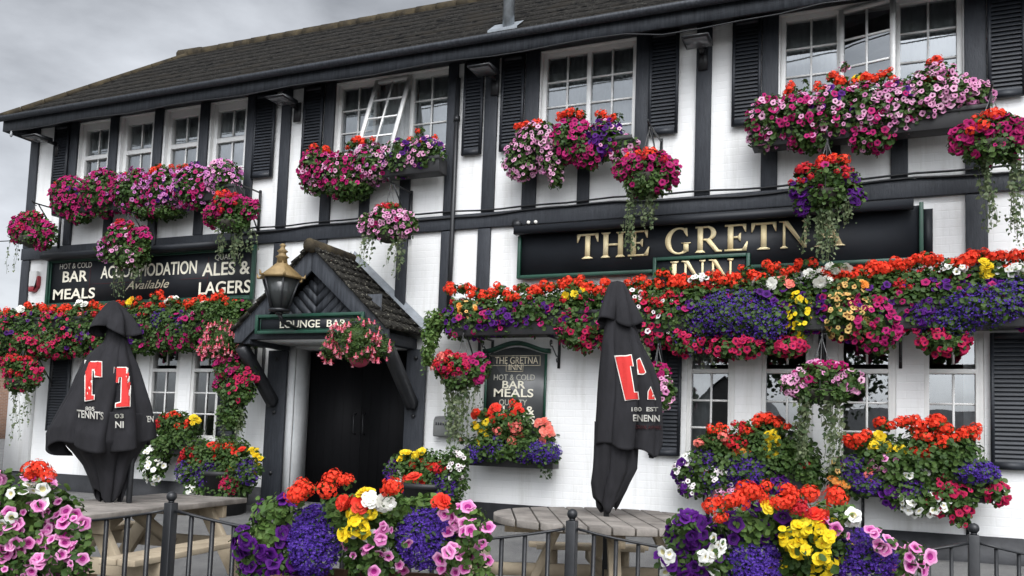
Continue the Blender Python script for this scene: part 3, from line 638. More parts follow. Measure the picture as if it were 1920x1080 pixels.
# ------------------------------------------------------------------ lantern
la=np.array(F(527,525,-1.12)); la=np.array([la[0],-1.12,0]); ztop=float(F(528,459,-1.12)[2]); zbr=float(F(527,523,-1.12)[2]); zbt=float(F(520,580,-1.12)[2])
ln_=thing('lantern','black six sided street lantern with brass top and finial beside the porch gable','lantern',(la[0],la[1],zbt))
rr=.285
MB().lathe([(.228,0),(.231,.02),(.062,.16),(.055,.185)],(la[0],la[1],zbr),6,ang=.25).build('lantern_roof',M['brass'],ln_)
hh=ztop-zbr
MB().lathe([(.058,.16),(.050,.215),(.070,.228),(.042,.246),(.036,.272),(.056,.288),(.028,.312),(.020,.335),(.034,.35),(.015,.37),(.009,hh-.02),(.002,hh)],(la[0],la[1],zbr),14).build('finial',M['brass'],ln_,True)
for k in range(6):
    cc=MB()
    q=2*math.pi*(k+.25)/6; p=np.array([la[0]+.224*math.cos(q),la[1]+.224*math.sin(q),zbr+.01]); cc.tube([p,p+np.array([.03*math.cos(q),.03*math.sin(q),.0]),p+np.array([.04*math.cos(q),.04*math.sin(q),.045])],[.014,.016,.004],6); cc.build('crown_point',M['brass'],ln_)
MB().lathe([(.085,zbt),(.19,zbr-.004)],(la[0],la[1],0),6,ang=.25).build('lantern_pane',mat('black_lantern_glass',(.034,.037,.037),.2),ln_)
lf=MB()
for k in range(6):
    q=2*math.pi*(k+.25)/6; c_,s_=math.cos(q),math.sin(q); lf.tube([(la[0]+.088*c_,la[1]+.088*s_,zbt-.01),(la[0]+.196*c_,la[1]+.196*s_,zbr-.006)],.011,6)
lf.lathe([(.115,zbt-.025),(.115,zbt+.0)],(la[0],la[1],0),6,ang=.25).lathe([(.03,zbt-.06),(.05,zbt-.03)],(la[0],la[1],0),8)
lf.build('lantern_frame',M['iron'],ln_)
MB().tube([(la[0],la[1],zbt-.05),(la[0],la[1]+.06,zbt-.12),(la[0]-.02,PD-.06,zbt-.16)],.02,8).build('bracket_arm',M['iron'],ln_)

# ------------------------------------------------------------------ fittings on the wall
def floodlight(px,py,lab,tilt=0):
    p=F(px,py,-.33); r=thing('floodlight',lab,'floodlight',p,'floodlights under the eaves')
    x,y,z=p
    MB().prism([(y-.17,z-.03),(y+.13,z-.045),(y+.15,z+.03),(y-.10,z+.035)],.30,axis='y').v
    m=MB(); poly=[(y-.16,z-.012),(y-.15,z-.026),(y+.10,z-.03),(y+.13,z-.01),(y+.12,z+.018),(y-.10,z+.008)]
    n=len(poly); V=[(x-.125,a,b) for a,b in poly]+[(x+.125,a,b) for a,b in poly]
    m.add(V,[tuple(range(n)),tuple(range(2*n-1,n-1,-1))]+[(i,(i+1)%n,n+(i+1)%n,n+i) for i in range(n)]); m.build('lamp_housing',M['iron'],r)
    MB().box((x-.105,y-.13,z-.0345),(x+.105,y+.08,z-.0285)).build('lamp_glass',M['lampface'],r)
    MB().box((x-.02,y+.15,z-.02),(x+.02,-.036,z+.02)).box((x-.045,-.06,z-.17),(x+.045,-.037,z+.06)).build('wall_arm',M['iron'],r)
floodlight(1308,76,'floodlight under the eaves nearest the right edge of the photo')
floodlight(908,130,'floodlight under the eaves above the drainpipe, right of the open window')
floodlight(530,186,'floodlight under the eaves left of the open window, right of the row of four windows')
floodlight(72,258,'floodlight under the eaves at the far left corner of the building')
sl=thing('string_lights','string of small bulbs hung on a black cable below the eaves','string lights',(-4,-.42,5.0))
wp=[];bl=[]
for i in range(0,41):
    x=-10.9+i*.36; z=5.066-.014*math.sin(i*1.3)-(.05 if 24<i<29 else 0); wp.append((x,-.425,z)); 
    if i%1==0 and x<1.6: bl.append((x,z))
MB().tube(wp,.007,6).build('cable',M['cable'],sl)
pb=None
for x,z in bl:
    m=MB().lathe([(.010,0),(.012,-.025),(.02,-.05),(.018,-.075),(.004,-.09)],(0,0,0),8) if pb is None else None
    if pb is None: pb=m.build('bulb',M['bulb'],sl,True); b=pb
    else: b=pb.copy(); COL.objects.link(b); b.parent=sl
    b.location=(x,-.425,z)
ca=thing('wall_cable','thin black cables clipped along the top of the first floor beam','cable',(-4,-.06,3.55))
for q,(zz,yy,am) in enumerate(((3.555,-.055,.010),(3.50,-.06,.02))):
    MB().tube([(x,yy,zz+am*math.sin(x*2.1+q)+.006*math.sin(x*7)) for x in np.arange(-7.2,4.1,.25)],.010,6).build('cable',M['cable'],ca)
sp=thing('spotlight','small twin spotlight fixed at the left end of the main sign hood','spotlight',F(990,420,-.08))
p=F(990,420,-.1); MB().tube([p,p+np.array([.03,-.06,0])],.025,8).tube([p+np.array([.08,0,0]),p+np.array([.11,-.06,0])],.022,8).tube([p+np.array([-.12,0.0,0.0]),p+np.array([-.12,-.04,0])],.05,12).build('lamp',M['iron'],sp)
for a in (.03,.11): MB().tube([p+np.array([a,-.061,0]),p+np.array([a+.001,-.064,0])],.019,8).build('lens',M['lwhite'],sp)
al=thing('alarm_box','white and red burglar alarm box on the wall left of the long menu sign','alarm',F(66,535,-.04))
p=F(66,532,0); x,z=p[0],p[2]
MB().prism([(x-.06,z-.05),(x+.09,z-.05),(x+.09,z+.17),(x-.06,z+.17)],.06,base=-.0615).build('alarm_cover',M['alarm'],al,bevel=.015)
MB().prism([(x-.05,z-.12),(x+.05,z-.12),(x+.115,z-.03),(x+.115,z+.10),(x+.092,z+.08),(x+.092,z-.052),(x-.06,z-.052)],.06,base=-.0615).build('alarm_side',M['alarmr'],al,bevel=.01)
pb_=thing('letterbox','grey metal letterbox on the white wall right of the door','letterbox',F(830,800,-.06))
p=F(812,818,-.1); q=F(852,780,-.1); x0,x1,z0,z1=p[0],q[0],p[2],q[2]
yz=[(-.002,z0),(-.10,z0),(-.11,z0+.02),(-.11,z1-.05),(-.075,z1-.01),(-.002,z1)]
m=MB(); n=len(yz); V=[(x0,a,b) for a,b in yz]+[(x1,a,b) for a,b in yz]; m.add(V,[tuple(range(n)),tuple(range(2*n-1,n-1,-1))]+[(i,(i+1)%n,n+(i+1)%n,n+i) for i in range(n)]); m.build('box',M['postbox'],pb_,bevel=.006)
m=MB()
for k in range(7): m.box((x0+.03+k*.028,-.1135,z0+.12),(x0+.045+k*.028,-.1105,z0+.15))
m.build('slots',M['black'],pb_)
# overhead wire and the neighbouring house beyond the left corner
hb=thing('brick_house','brown brick house with tiled roof far behind the left corner','house',(-44,18,0))
hx,hy=-44.0,18.0
hw_=MB(); hw_.box((hx-5,hy,-.5),(hx+5,hy+9,3.4)).add([(hx+5,hy,3.4),(hx+5,hy+9,3.4),(hx+5,hy+4.5,5.7),(hx-5,hy,3.4),(hx-5,hy+9,3.4),(hx-5,hy+4.5,5.7)],[(0,1,2),(5,4,3)])
ho=hw_.build('wall',M['housebrick'],hb)
MB().add([(hx-5.3,hy-.5,3.2),(hx+5.3,hy-.5,3.2),(hx+5.3,hy+4.5,5.8),(hx-5.3,hy+4.5,5.8),(hx-5.3,hy+9.5,3.2),(hx+5.3,hy+9.5,3.2)],[(0,1,2,3),(3,2,5,4)]).build('roof',M['houseroof'],hb,fix=False)
for xx in (-3,0,3):
    for zz in (1.0,):
        m=MB(); frame(m,hx+xx-.7,hx+xx+.7,zz,zz+1.2,hy-.06,hy-.002,.08); wo=m.build('window',M['upvc'],hb)
        MB().box((hx+xx-.6,hy-.02,zz+.1),(hx+xx+.6,hy-.003,zz+1.1)).build('pane',mat('dark_house_glass',(.03,.035,.04),.1) if xx==-3 and zz==1 else bpy.data.materials['dark_house_glass'],wo)
ow=thing('overhead_wire','thin overhead wire crossing the grey sky left of the building','wire',(-20,6,5.4))
MB().tube([(-60,6+0,6.6),(-30,6,5.75),(-18,5,5.2),(-11.1,1.5,4.9)],.012,5).build('wire',M['cable'],ow)
# ------------------------------------------------------------------ plants: templates
def tpl(V,faces,mi=None):
    V=np.array(V,float); li=np.concatenate([np.array(f) for f in faces]); lt=np.array([len(f) for f in faces]); m=np.zeros(len(faces),int) if mi is None else np.array(mi)
    return V,li,lt,m
def petunia(seg=10,deep=.55,throat=.36):
    V=[(0,0,-deep)]; fs=[]; mi=[]
    for r,z in ((throat,-.08),(.72,.06),(1.0,.0)):
        for k in range(seg):
            q=2*math.pi*k/seg; rr=r*(1+(.09*math.cos(5*q) if r>.5 else 0)); V.append((rr*math.cos(q),rr*math.sin(q),z+(.07*math.cos(5*q+1) if r>.9 else 0)))
    for k in range(seg):
        k2=(k+1)%seg; fs.append((0,1+k,1+k2)); mi.append(1)
        for a in (0,1): fs.append((1+a*seg+k,1+(a+1)*seg+k,1+(a+1)*seg+k2,1+a*seg+k2)); mi.append(2 if a==0 else 0)
    return tpl(V,fs,mi)
def rosette(rings,npts=2):
    V=[];fs=[]
    for n,r0,r1,wd,z0,z1,ph in rings:
        for k in range(n):
            q=2*math.pi*(k+ph)/n; c,s=math.cos(q),math.sin(q); b=len(V)
            P_=[(r0,0,z0),(r0+(r1-r0)*.5,wd*.9,z0*.4+z1*.6),(r0+(r1-r0)*.9,wd*.65,z1),(r1,0,z1-.05),(r0+(r1-r0)*.9,-wd*.65,z1),(r0+(r1-r0)*.5,-wd*.9,z0*.4+z1*.6)]
            V+=[(x*c-y*s,x*s+y*c,z) for x,y,z in P_]; fs+=[(b,b+1,b+2,b+3),(b,b+3,b+4,b+5)]
    return tpl(V,fs)
def geranium(n):
    V=[];fs=[]
    for i in range(n):
        # florets over the upper two thirds of a ball
        zz=1-1.45*(i+.5)/n; q=i*2.399963; r=math.sqrt(max(0,1-zz*zz)); d=np.array([r*math.cos(q),r*math.sin(q),zz]); d=d+rng.normal(0,.10,3); d/=np.linalg.norm(d)
        a=np.cross(d,[.3,.2,.93]); a/=np.linalg.norm(a)+1e-6; b=np.cross(d,a); fr=1.42/math.sqrt(n); cpos=d*rng.uniform(.62,1.05); sp=rng.uniform(0,6)
        for k in range(5):
            t=sp+2*math.pi*k/5; u=a*math.cos(t)+b*math.sin(t); w_=np.cross(d,u); j=len(V)
            V+=[cpos, cpos+u*fr*.65+w_*fr*.42+d*.06, cpos+u*fr*1.05+d*.01, cpos+u*fr*.65-w_*fr*.42+d*.06]; fs.append((j,j+1,j+2,j+3))
    return tpl(V,fs)
def lobelia():
    V=[];fs=[]
    for t,l,wd in ((-1.57,1,.36),(-.6,.95,.34),(-2.54,.95,.34),(1.1,.7,.14),(2.04,.7,.14)):
        c,s=math.cos(t),math.sin(t); b=len(V); V+=[(x*c-y*s,x*s+y*c,z) for x,y,z in ((0,0,0),(l*.6,wd,.15),(l,0,.05),(l*.6,-wd,.15))]; fs.append((b,b+1,b+2,b+3))
    return tpl(V,fs)
def viola():
    V=[];fs=[];mi=[]
    for t,l,wd in ((-1.57,1,.62),(-.2,.95,.5),(-2.94,.95,.5),(.95,1,.48),(2.19,1,.48)):
        c,s=math.cos(t),math.sin(t); b=len(V); V+=[(x*c-y*s,x*s+y*c,z) for x,y,z in ((0,0,0),(l*.35,wd*.8,.1),(l*.8,wd,.12),(l,wd*.3,.02),(l,-wd*.3,.02),(l*.8,-wd,.12),(l*.35,-wd*.8,.1))]; fs+=[(b,b+1,b+2,b+3),(b,b+3,b+4),(b,b+4,b+5,b+6)]; mi+=[0,0,0]
    b=len(V); V+=[(.16*math.cos(q),.16*math.sin(q),.13) for q in np.linspace(0,2*math.pi,6)[:-1]]; fs.append(tuple(range(b,b+5))); mi.append(1)
    return tpl(V,fs,mi)
def fuchsia():
    V=[];fs=[];mi=[]
    def rg(r,z):
        b=len(V); V.extend([(r*math.cos(2*math.pi*k/6),r*math.sin(2*math.pi*k/6),z) for k in range(6)]); return b
    A=rg(.12,0);B=rg(.16,-.6);
    for k in range(6): fs.append((A+k,A+(k+1)%6,B+(k+1)%6,B+k)); mi.append(0)
    for k in range(4):
        t=2*math.pi*k/4; c,s=math.cos(t),math.sin(t); b=len(V); V.extend([(x*c-y*s,x*s+y*c,z) for x,y,z in ((.12,0,-.55),(.45,.2,-.75),(.75,0,-.8),(.45,-.2,-.75))]); fs.append((b,b+1,b+2,b+3)); mi.append(0)
    C=rg(.16,-.6);D=rg(.34,-1.15)
    for k in range(6): fs.append((C+k,C+(k+1)%6,D+(k+1)%6,D+k)); mi.append(1)
    return tpl(V,fs,mi)
def leaf(wd=.36,curl=.12):
    V=[(0,0,0),(wd,.38,.08),(wd*.75,.75,.04),(0,1,-curl),(-wd*.75,.75,.04),(-wd,.38,.08),(0,.5,-.02)]
    return tpl(V,[(0,1,6),(1,2,3,6),(0,6,5),(6,3,4,5)])
def roundleaf():
    V=[(0,.5,-.10)]; n=9
    for k in range(n):
        q=2*math.pi*k/n-1.57; r=.52*(1+.07*(-1)**k); V.append((r*math.cos(q),.5+r*math.sin(q)*(1 if k else .6),.04+.05*math.sin(3*q)))
    return tpl(V,[(0,1+k,1+(k+1)%n) for k in range(n)])
def ivyleaf():
    V=[(0,0,0),(.42,.18,.03),(.30,.50,.02),(.0,1,-.08),(-.30,.50,.02),(-.42,.18,.03),(0,.4,-.03)]
    return tpl(V,[(0,1,2,6),(6,2,3),(6,3,4),(0,6,4,5)])
T={'p':petunia(10),'pn':petunia(20,.6,.42),'g':geranium(15),'gn':geranium(40),'b':rosette([(5,.05,1,.55,0,.12,0),(5,.0,.72,.45,.12,.34,.5),(3,0,.4,.3,.2,.5,.2)]),'l':lobelia(),'v':viola(),'f':fuchsia(),
   'leaf':leaf(),'thin':leaf(.2,.2),'round':roundleaf(),'ivy':ivyleaf()}
SZ={'g':('g',.0435),'gs':('g',.044),'gd':('g',.036),'br':('b',.038),'by':('b',.042),'bw':('b',.048),'bs':('b',.045),'bo':('b',.036),'pp':('pn',.034),'pl':('p',.0245),'pk':('p',.0245),'pm':('p',.028),'pr':('p',.029),'pv':('p',.031),'pw':('p',.030),'wd':('p',.022),'pt':('p',.024),'lb':('l',.0105),'ld':('l',.012),'vy':('v',.024),'f':('f',.045)}
def basis(nv,spin):
    nv=nv/np.linalg.norm(nv,axis=1,keepdims=True); ref=np.where(np.abs(nv[:,2:3])<.95,np.array([[0,0,1.0]]),np.array([[0,1.0,0]]))
    a=np.cross(ref,nv); a/=np.linalg.norm(a,axis=1,keepdims=True); b=np.cross(nv,a)
    c,s=np.cos(spin)[:,None],np.sin(spin)[:,None]
    return np.stack([a*c+b*s,-a*s+b*c,nv],2)        # columns
def scatter(mb,tp,pos,nv,size,spin,m0=0):
    V,li,lt,mi=T[tp]; n=len(pos)
    if n==0: return
    B=basis(nv,spin); W=np.einsum('nij,vj->nvi',B,V)*size[:,None,None]+pos[:,None,:]
    k=len(V); off=(np.arange(n)*k)[:,None]
    mb.raw(W.reshape(-1,3),(li[None]+off).ravel(),np.tile(lt,n),np.tile(mi+m0,n))
def sph(n):
    d=rng.normal(size=(n,3)); return d/np.linalg.norm(d,axis=1,keepdims=True)
FRONT=np.array([-.02,-1.0,0.0])
class Plant:
    """collects blobs of one arrangement: foliage, each kind of flower and the trailing stems become its parts"""
    def __init__(s,root,plane=None,Y=-.25,near=False):
        s.root=root; s.Y=Y; s.plane=plane; s.fl={}; s.lv=MB(); s.tr=MB(); s.near=near; s.trm=[]; s.lm=[]; s.front=FRONT
        if plane is not None: n=-np.array(plane[1]); s.front=n/np.linalg.norm(n)
    def at(s,px,py,dy=0):
        return F(px,py,s.Y+dy) if s.plane is None else FP(px,py,np.array(s.plane[0])+s.front*(-dy if dy else 0),s.plane[1])
    def blob(s,px,py,rx,ry,spec='',dens=1.0,kind='round',lm=0,dy=0,dep=None,lsz=None,cover=1.0):
        if s.near and spec and max(rx,ry)<32: dy-=.115
        c=s.at(px,py,dy); k=mpp(c); a,b=rx*k,ry*k; d=dep if dep else min(max(a,b)*.8,.24,(a+b)*.5); ax=np.array([1,0,0.0])
        if s.plane is not None: ax=np.array([-s.plane[1][1],s.plane[1][0],0]); ax=ax/np.linalg.norm(ax)*(-1 if ax[0]<0 else 1); 
        B=np.stack([ax*a,-s.front*d,np.array([0,0,b])],1)       # unit ball -> ellipsoid
        Bn=np.stack([ax/a,-s.front/d,np.array([0,0,1/b])],1)
        # leaves fill a shell, the outline frayed
        sz=lsz if lsz else (.038 if not s.near else .023)
        area=4*math.pi*((a*b)**1.6/3+(a*d)**1.6/3+(b*d)**1.6/3)**(1/1.6)
        n=int(dens*1.25*area/(sz*sz*.5))
        u=sph(n); rad=.55+.52*rng.random(n)**.8; p=(u*rad[:,None])@B.T+c; nv=u@Bn.T; nv/=np.linalg.norm(nv,axis=1,keepdims=True)
        nv=nv*.8+np.array([0,-.15,.45])+rng.normal(0,.45,(n,3)); half=rng.random(n)<.5
        for msk,tp in ((half,kind),(~half,'leaf' if kind!='thin' else 'thin')):
            scatter(s.lv,tp,p[msk],nv[msk],sz*rng.uniform(.6,1.35,msk.sum()),rng.uniform(0,6.28,msk.sum()),lm)
        # stem core
        if min(a,b)>.05:
            co_=sph(1)*0; m=MB().lathe([(.02,-.55),(.45,-.35),(.55,0),(.45,.35),(.02,.55)],(0,0,0),8); W=m.v[0]@B.T+c; s.lv.raw(W,np.concatenate(m.li),np.concatenate(m.lt),np.concatenate(m.mi)+lm)
        for it in spec.split(','):
            it=it.split()
            if not it: continue
            ty,cnt=it[0],int(it[1]); lo=float(it[2]) if len(it)>2 else None
            s.flowers(ty,cnt,c,B,Bn,lo)
    def flowers(s,ty,cnt,c,B,Bn,lo=None):
        tp,sz=SZ[ty]
        if s.near:
            tp={'p':'pn','g':'gn'}.get(tp,tp)
            sz*={'g':.60,'gd':.7,'br':.72,'by':.62,'bw':.60,'pp':.55,'pv':.66,'pw':.62,'lb':.58,'ld':.58,'vy':.62}.get(ty,.7)
            small=1 if B[2,2]>.05 else .62
            cnt=math.ceil((small if ty in('pp','pw') else 1)*cnt*{'pp':1.5,'pv':1.35,'pw':1.05,'vy':1.35,'lb':1.05,'ld':1.05,'g':.62,'bw':.45,'by':.7,'br':.7}.get(ty,1.3))
        if not s.near: cnt=cnt*{'p':1.65,'l':1.35,'f':1.2}.get(tp,1.05)
        tot=int(cnt*1.55); u=sph(tot*3)
        if tp not in('l','g','gn') and tot>7:
            cc=sph(max(3,tot//3)); k_=rng.integers(0,len(cc),tot*3); u=np.where(rng.random((tot*3,1))<.5,cc[k_]+rng.normal(0,.22,(tot*3,3)),u); u/=np.linalg.norm(u,axis=1,keepdims=True)
        f=u@np.array([0,1.0,0]); u=u[f<.25][:tot]         # ball front is -y
        if lo is not None: u=u[u[:,2]>lo]
        elif ty in('g','gs','gd','br','by'): u=u[u[:,2]>-.6]
        n=len(u); r=rng.uniform(.93,1.12,n); 
        if ty in('lb','ld'): r=rng.uniform(.80,1.10,n)
        p=(u*r[:,None])@B.T+c; nv=u@Bn.T; nv/=np.linalg.norm(nv,axis=1,keepdims=True)
        jit={'g':.25,'gn':.25,'l':.75}.get(tp,.42); nv=nv*.75+s.front*.65+np.array([0,0,.22])+rng.normal(0,jit,(n,3))
        if tp in('g','gn'): nv=nv*.5+np.array([0,0,.6])
        if tp=='f': nv=np.array([0,0,1.0])+rng.normal(0,.18,(n,3))
        mb=s.fl.setdefault(ty,MB()); spin=rng.uniform(0,6.28,n) if tp not in('v','l') else rng.normal(0,.5,n)
        scatter(mb,tp,p,nv,sz*np.clip(rng.normal(.97,.20,n),.5,1.35),spin)
        if tp in('g','gn') :   # flower stalks
            for q in range(n):
                s.lv.tube([p[q]-np.array([0,0,sz*.3]),p[q]-np.array([0,0,sz*.9])+(c-p[q])*.35],.004,4,0,False)
    def trail(s,px0,py0,px1,py1,n=5,w=12,m='ivy',sz=.034,dy=0,tp='ivy',stray=1.0):
        for i in range(n):
            t0=rng.normal(0,.5); a=s.at(px0+w*t0,py0,dy); L_=rng.uniform(.62,1.0); b=s.at(px1+w*t0+rng.normal(0,w*.25),py0+(py1-py0)*L_,dy)
            a=a+np.array([0,rng.uniform(-.06,.06),0]); b=b+np.array([0,rng.uniform(-.06,.06),0])
            nn=max(5,int(np.linalg.norm(b-a)/.045)); pts=[]; wx,wy=0,0
            for j in range(nn+1):
                wx=wx*.8+rng.normal(0,.006)*stray; wy=wy*.8+rng.normal(0,.005)*stray; pts.append(a+(b-a)*j/nn+np.array([wx,wy,0]))
            s.tr.tube(pts,.0022,4,1,False)
            pp=[];nv=[];ss=[]
            for j in range(nn*2):
                f=j/(nn*2-1)*nn; k=min(int(f),nn-1); q=pts[k]+(pts[k+1]-pts[k])*(f-k); pp.append(q+rng.normal(0,.017,3)); nv.append(np.array([rng.normal(0,.55),-.8,rng.normal(.25,.4)])); ss.append(sz*rng.uniform(.4,1.45)*(1-.35*f/nn))
            scatter(s.tr,tp,np.array(pp),np.array(nv),np.array(ss),rng.normal(math.pi,.8,len(pp)),0)
        s.trm=[M[m],M['stem']]
    def done(s,leafs=('leaf','leafd','leafl')):
        if s.lv.n: s.lv.build('foliage',[M[q] for q in leafs],s.root,fix=False)
        for ty,mb in s.fl.items():
            if mb.n: mb.build(PART[ty],(list(P[ty])+[P[ty][0]])[:3] if len(P[ty])==2 else list(P[ty]),s.root,fix=False)
        if s.tr.n: s.tr.build('trailing_ivy',s.trm,s.root,fix=False)

# ------------------------------------------------------------------ holders
def scroll(y0,z0,hgt,dep,x):            # wrought iron S scroll bracket in a y-z plane
    m=MB(); m.box((x-.013,y0-.016,z0-hgt),(x+.013,y0-.001,z0)).box((x-.013,y0-dep,z0-.014),(x+.013,y0-.0165,z0-.0005))
    pts=[]
    for q in np.linspace(0,1,26):        # upper curl, slanted bar, lower curl
        if q<.35: a=q/.35; r=.012+.033*a; th=-1.0+a*7.0; pts.append((y0-dep*.72+r*math.cos(th),z0-.062+r*math.sin(th)))
        elif q>.65: a=(1-q)/.35; r=.012+.033*a; th=2.1+a*7.0; pts.append((y0-.062+r*math.cos(th),z0-hgt*.72+r*math.sin(th)))
        else: continue
    h=len(pts)//2; m.tube([(x,a,b) for a,b in pts],.007,6)
    return m
def window_box(px0,px1,py,Y,label,group,zh=.17,brackets=True,dep=.2):
    a=F(px0,py,Y); b=F(px1,py,Y); z=(a[2]+b[2])/2; x0,x1=a[0],b[0]; c=((x0+x1)/2,Y,z)
    r=thing('window_box',label,'flower box',c,group)
    m=MB(); poly=[(Y-dep/2,z+zh/2),(Y+dep/2,z+zh/2),(Y+dep/2,z-zh/2),(Y-dep*.40,z-zh/2)]
    n=4; V=[(x0,p,q) for p,q in poly]+[(x1,p,q) for p,q in poly]
    m.add(V,[(0,1,2,3),(7,6,5,4),(1,5,6,2),(2,6,7,3),(3,7,4,0),(0,4,5,1)]).box((x0-.01,Y-dep/2-.012,z+zh/2-.03),(x1+.01,Y-dep/2-.0005,z+zh/2+.01))
    m.build('trough',M['soil'],r,bevel=.006)
    if brackets:
        for f in (.14,.86): scroll(0,z-zh/2,.30,max(.16,-Y+dep/2),x0+(x1-x0)*f).build('scroll_bracket',M['iron'],r)
    return r
def basket(px,py,Y,rpx,label,bowl=True,top=.55,col='coir',name='hanging_basket',cat='hanging basket',grp='hanging baskets of flowers'):
    c=F(px,py,Y); k=mpp(c); R=rpx*k; r=thing(name,label,cat,c,grp)
    prof=[(R*math.sin(q)*1.0+.001,-R*.85*math.cos(q)) for q in np.linspace(0,math.pi/2,7)]
    MB().lathe(prof,c,14).build('basket' if name=='hanging_basket' else 'pot',M[col],r,True)
    m=MB()
    for q in range(3):
        t=2*math.pi*q/3+.5; m.tube([c+np.array([R*math.cos(t),R*math.sin(t),0]),c+np.array([0,0,top])],.0045,5)
    m.tube([c+np.array([0,0,top]),c+np.array([0,.01,top+.03]),c+np.array([0,.03,top+.02])],.006,6)
    m.build('chain',M['wirem'],r); return r,c
def arm(c,top,label,drop=.5):
    z=c[2]+top+.03; x=c[0]; r=thing('basket_bracket',label,'bracket',(x,-.02,z),'iron brackets holding the hanging baskets')
    m=MB().box((x-.012,-.062,z-drop),(x+.012,-.036,z+.05)).tube([(x,-.05,z+.02),(x,c[1]-.02,z+.02),(x,c[1]-.05,z+.05)],.010,6).tube([(x,-.05,z-drop+.04),(x,c[1]*.5,z-drop*.35),(x,c[1]+.06,z+.012)],.009,6)
    m.build('iron_arm',M['iron'],r); 
# ------------------------------------------------------------------ upper window boxes
r=window_box(108,448,380,-.24,'flower box of cerise and lilac petunias under the row of four upper windows','upper window boxes',.16,False); p=Plant(r,Y=-.26)
p.blob(135,372,40,38,'pm 60,pv 4'); p.blob(195,362,45,42,'pm 58,pk 14'); p.blob(255,360,45,42,'pm 30,pk 38'); p.blob(310,358,42,40,'pk 50,pm 22,pv 4'); p.blob(365,352,42,40,'pk 42,pm 28,pv 5'); p.blob(420,335,36,34,'pl 30,pk 30')
for a in ((122,343,18,8,'g 3'),(190,326,12,9,'g 2'),(255,332,22,8,'g 3'),(305,321,26,9,'g 5'),(345,318,14,7,'g 2'),(366,312,10,8,'pv 5')): p.blob(*a[:4],a[4],.6)
p.blob(405,312,9,12,'pl 4',.5); p.blob(150,408,24,12,'pm 8',.8); p.blob(300,400,60,10,'pm 3',.5); p.done()
r=window_box(575,830,325,-.24,'flower box of pink and cerise petunias under the propped open upper window','upper window boxes',.16,False); p=Plant(r,Y=-.26)
p.blob(597,318,36,40,'pm 45,pl 8'); p.blob(645,325,42,40,'pm 36,pl 16'); p.blob(700,308,42,36,'pl 32,pm 14,pk 8'); p.blob(750,296,36,34,'pl 14,pv 6'); p.blob(800,290,34,32,'pl 18,pv 9')
p.blob(592,345,26,20,'pl 16'); p.blob(655,352,46,24,'pm 4',1.1)
for a in ((602,285,24,10,'g 5'),(668,272,22,9,'g 5'),(695,268,16,8,'g 3'),(755,270,12,8,'g 2'),(780,264,14,8,'g 3'),(788,247,7,7,'g 1'),(808,265,14,7,'g 3')): p.blob(*a[:4],a[4],.6)
p.done()
r=window_box(955,1188,288,-.24,'flower box of pale pink petunias under the closed pair of upper windows','upper window boxes',.16,False); p=Plant(r,Y=-.26)
p.blob(978,300,34,38,'pl 34'); p.blob(1010,268,44,38,'pl 46'); p.blob(1035,300,28,28,'pl 16'); p.blob(1072,265,40,42,'pm 46'); p.blob(1105,285,34,32,'pm 20'); p.blob(1135,262,34,36,'pv 24,pl 5,pm 6'); p.blob(1172,282,28,28,'pl 16,pm 6'); p.blob(1042,328,12,24,'pl 9',1.1)
for a in ((985,245,20,10,'g 5'),(1012,236,14,9,'g 3'),(1075,218,26,9,'g 6'),(1128,222,10,9,'g 2'),(1157,220,11,9,'g 3')): p.blob(*a[:4],a[4],.6)
p.done()
r=window_box(1412,1848,245,-.25,'largest upper flower box, overflowing with pale pink petunias, under the triple window','upper window boxes',.16,False); p=Plant(r,Y=-.28)
p.blob(1445,225,42,44,'pm 26,pl 16'); p.blob(1500,222,48,48,'pm 22,pl 18'); p.blob(1560,212,48,50,'pl 22,pm 14,pv 4'); p.blob(1620,208,50,52,'pl 34,pm 8'); p.blob(1680,200,48,50,'pl 40,pm 6,pv 4'); p.blob(1735,185,48,50,'pl 50'); p.blob(1790,180,44,36,'pl 46'); p.blob(1832,180,28,28,'pl 26')
p.blob(1435,258,30,24,'pl 16'); p.blob(1520,265,40,18,'pm 8,pl 4'); p.blob(1635,262,40,24,'pm 14,pl 5'); p.blob(1760,140,28,24,'pl 14')
for a in ((1485,170,10,9,'g 2'),(1510,158,7,7,'g 1'),(1540,166,10,9,'g 2'),(1565,148,9,9,'g 2'),(1582,158,14,12,'g 4'),(1620,152,18,9,'g 5'),(1655,148,16,8,'g 4'),(1672,136,7,6,'g 1'),(1748,125,14,12,'g 5'),(1735,146,14,7,'g 3'),(1758,150,12,7,'g 3'),(1612,150,10,8,'by 3'),(1612,172,14,7,'by 4'),(1582,124,8,9,'pl 3')): p.blob(*a[:4],a[4],.6)
p.done()
# ------------------------------------------------------------------ hanging baskets
def hb(px,py,rpx,Y,label,blobs,trails=(),top=.5,br=None,sz=.042):
    r,c=basket(px,py+6,Y,rpx*.8,label,top=top); p=Plant(r,Y=Y)
    p.blob(px,py+rpx*.2,rpx*.95,rpx*.55,'',1.0)
    for a in blobs: p.blob(*a[:4],*(a[4:]))
    for t in trails: p.trail(*t,sz=sz)
    p.done()
    if br: arm(c,top,br)
hb(60,440,28,-.45,'hanging basket of dark cerise petunias at the far left corner of the building',[(50,430,32,26,'pm 42,pr 8'),(82,440,26,26,'pm 34'),(35,438,20,20,'pr 8'),(60,408,26,10,'pr 14')],[(30,455,26,520,3,8)],.42,'iron bracket of the basket at the far left corner')
hb(235,465,30,-.5,'hanging basket of cerise and lilac petunias in front of the word ACCOMMODATION',[(232,445,36,24,'pm 22,pl 8'),(262,450,24,24,'pm 24'),(200,468,18,22,'pk 18'),(245,480,38,26,'pl 12'),(235,426,18,10,'gd 6,pm 6')],[(225,490,222,562,7,10),(250,495,250,535,4,10)],.45,'iron bracket of the basket in front of the word ACCOMMODATION')
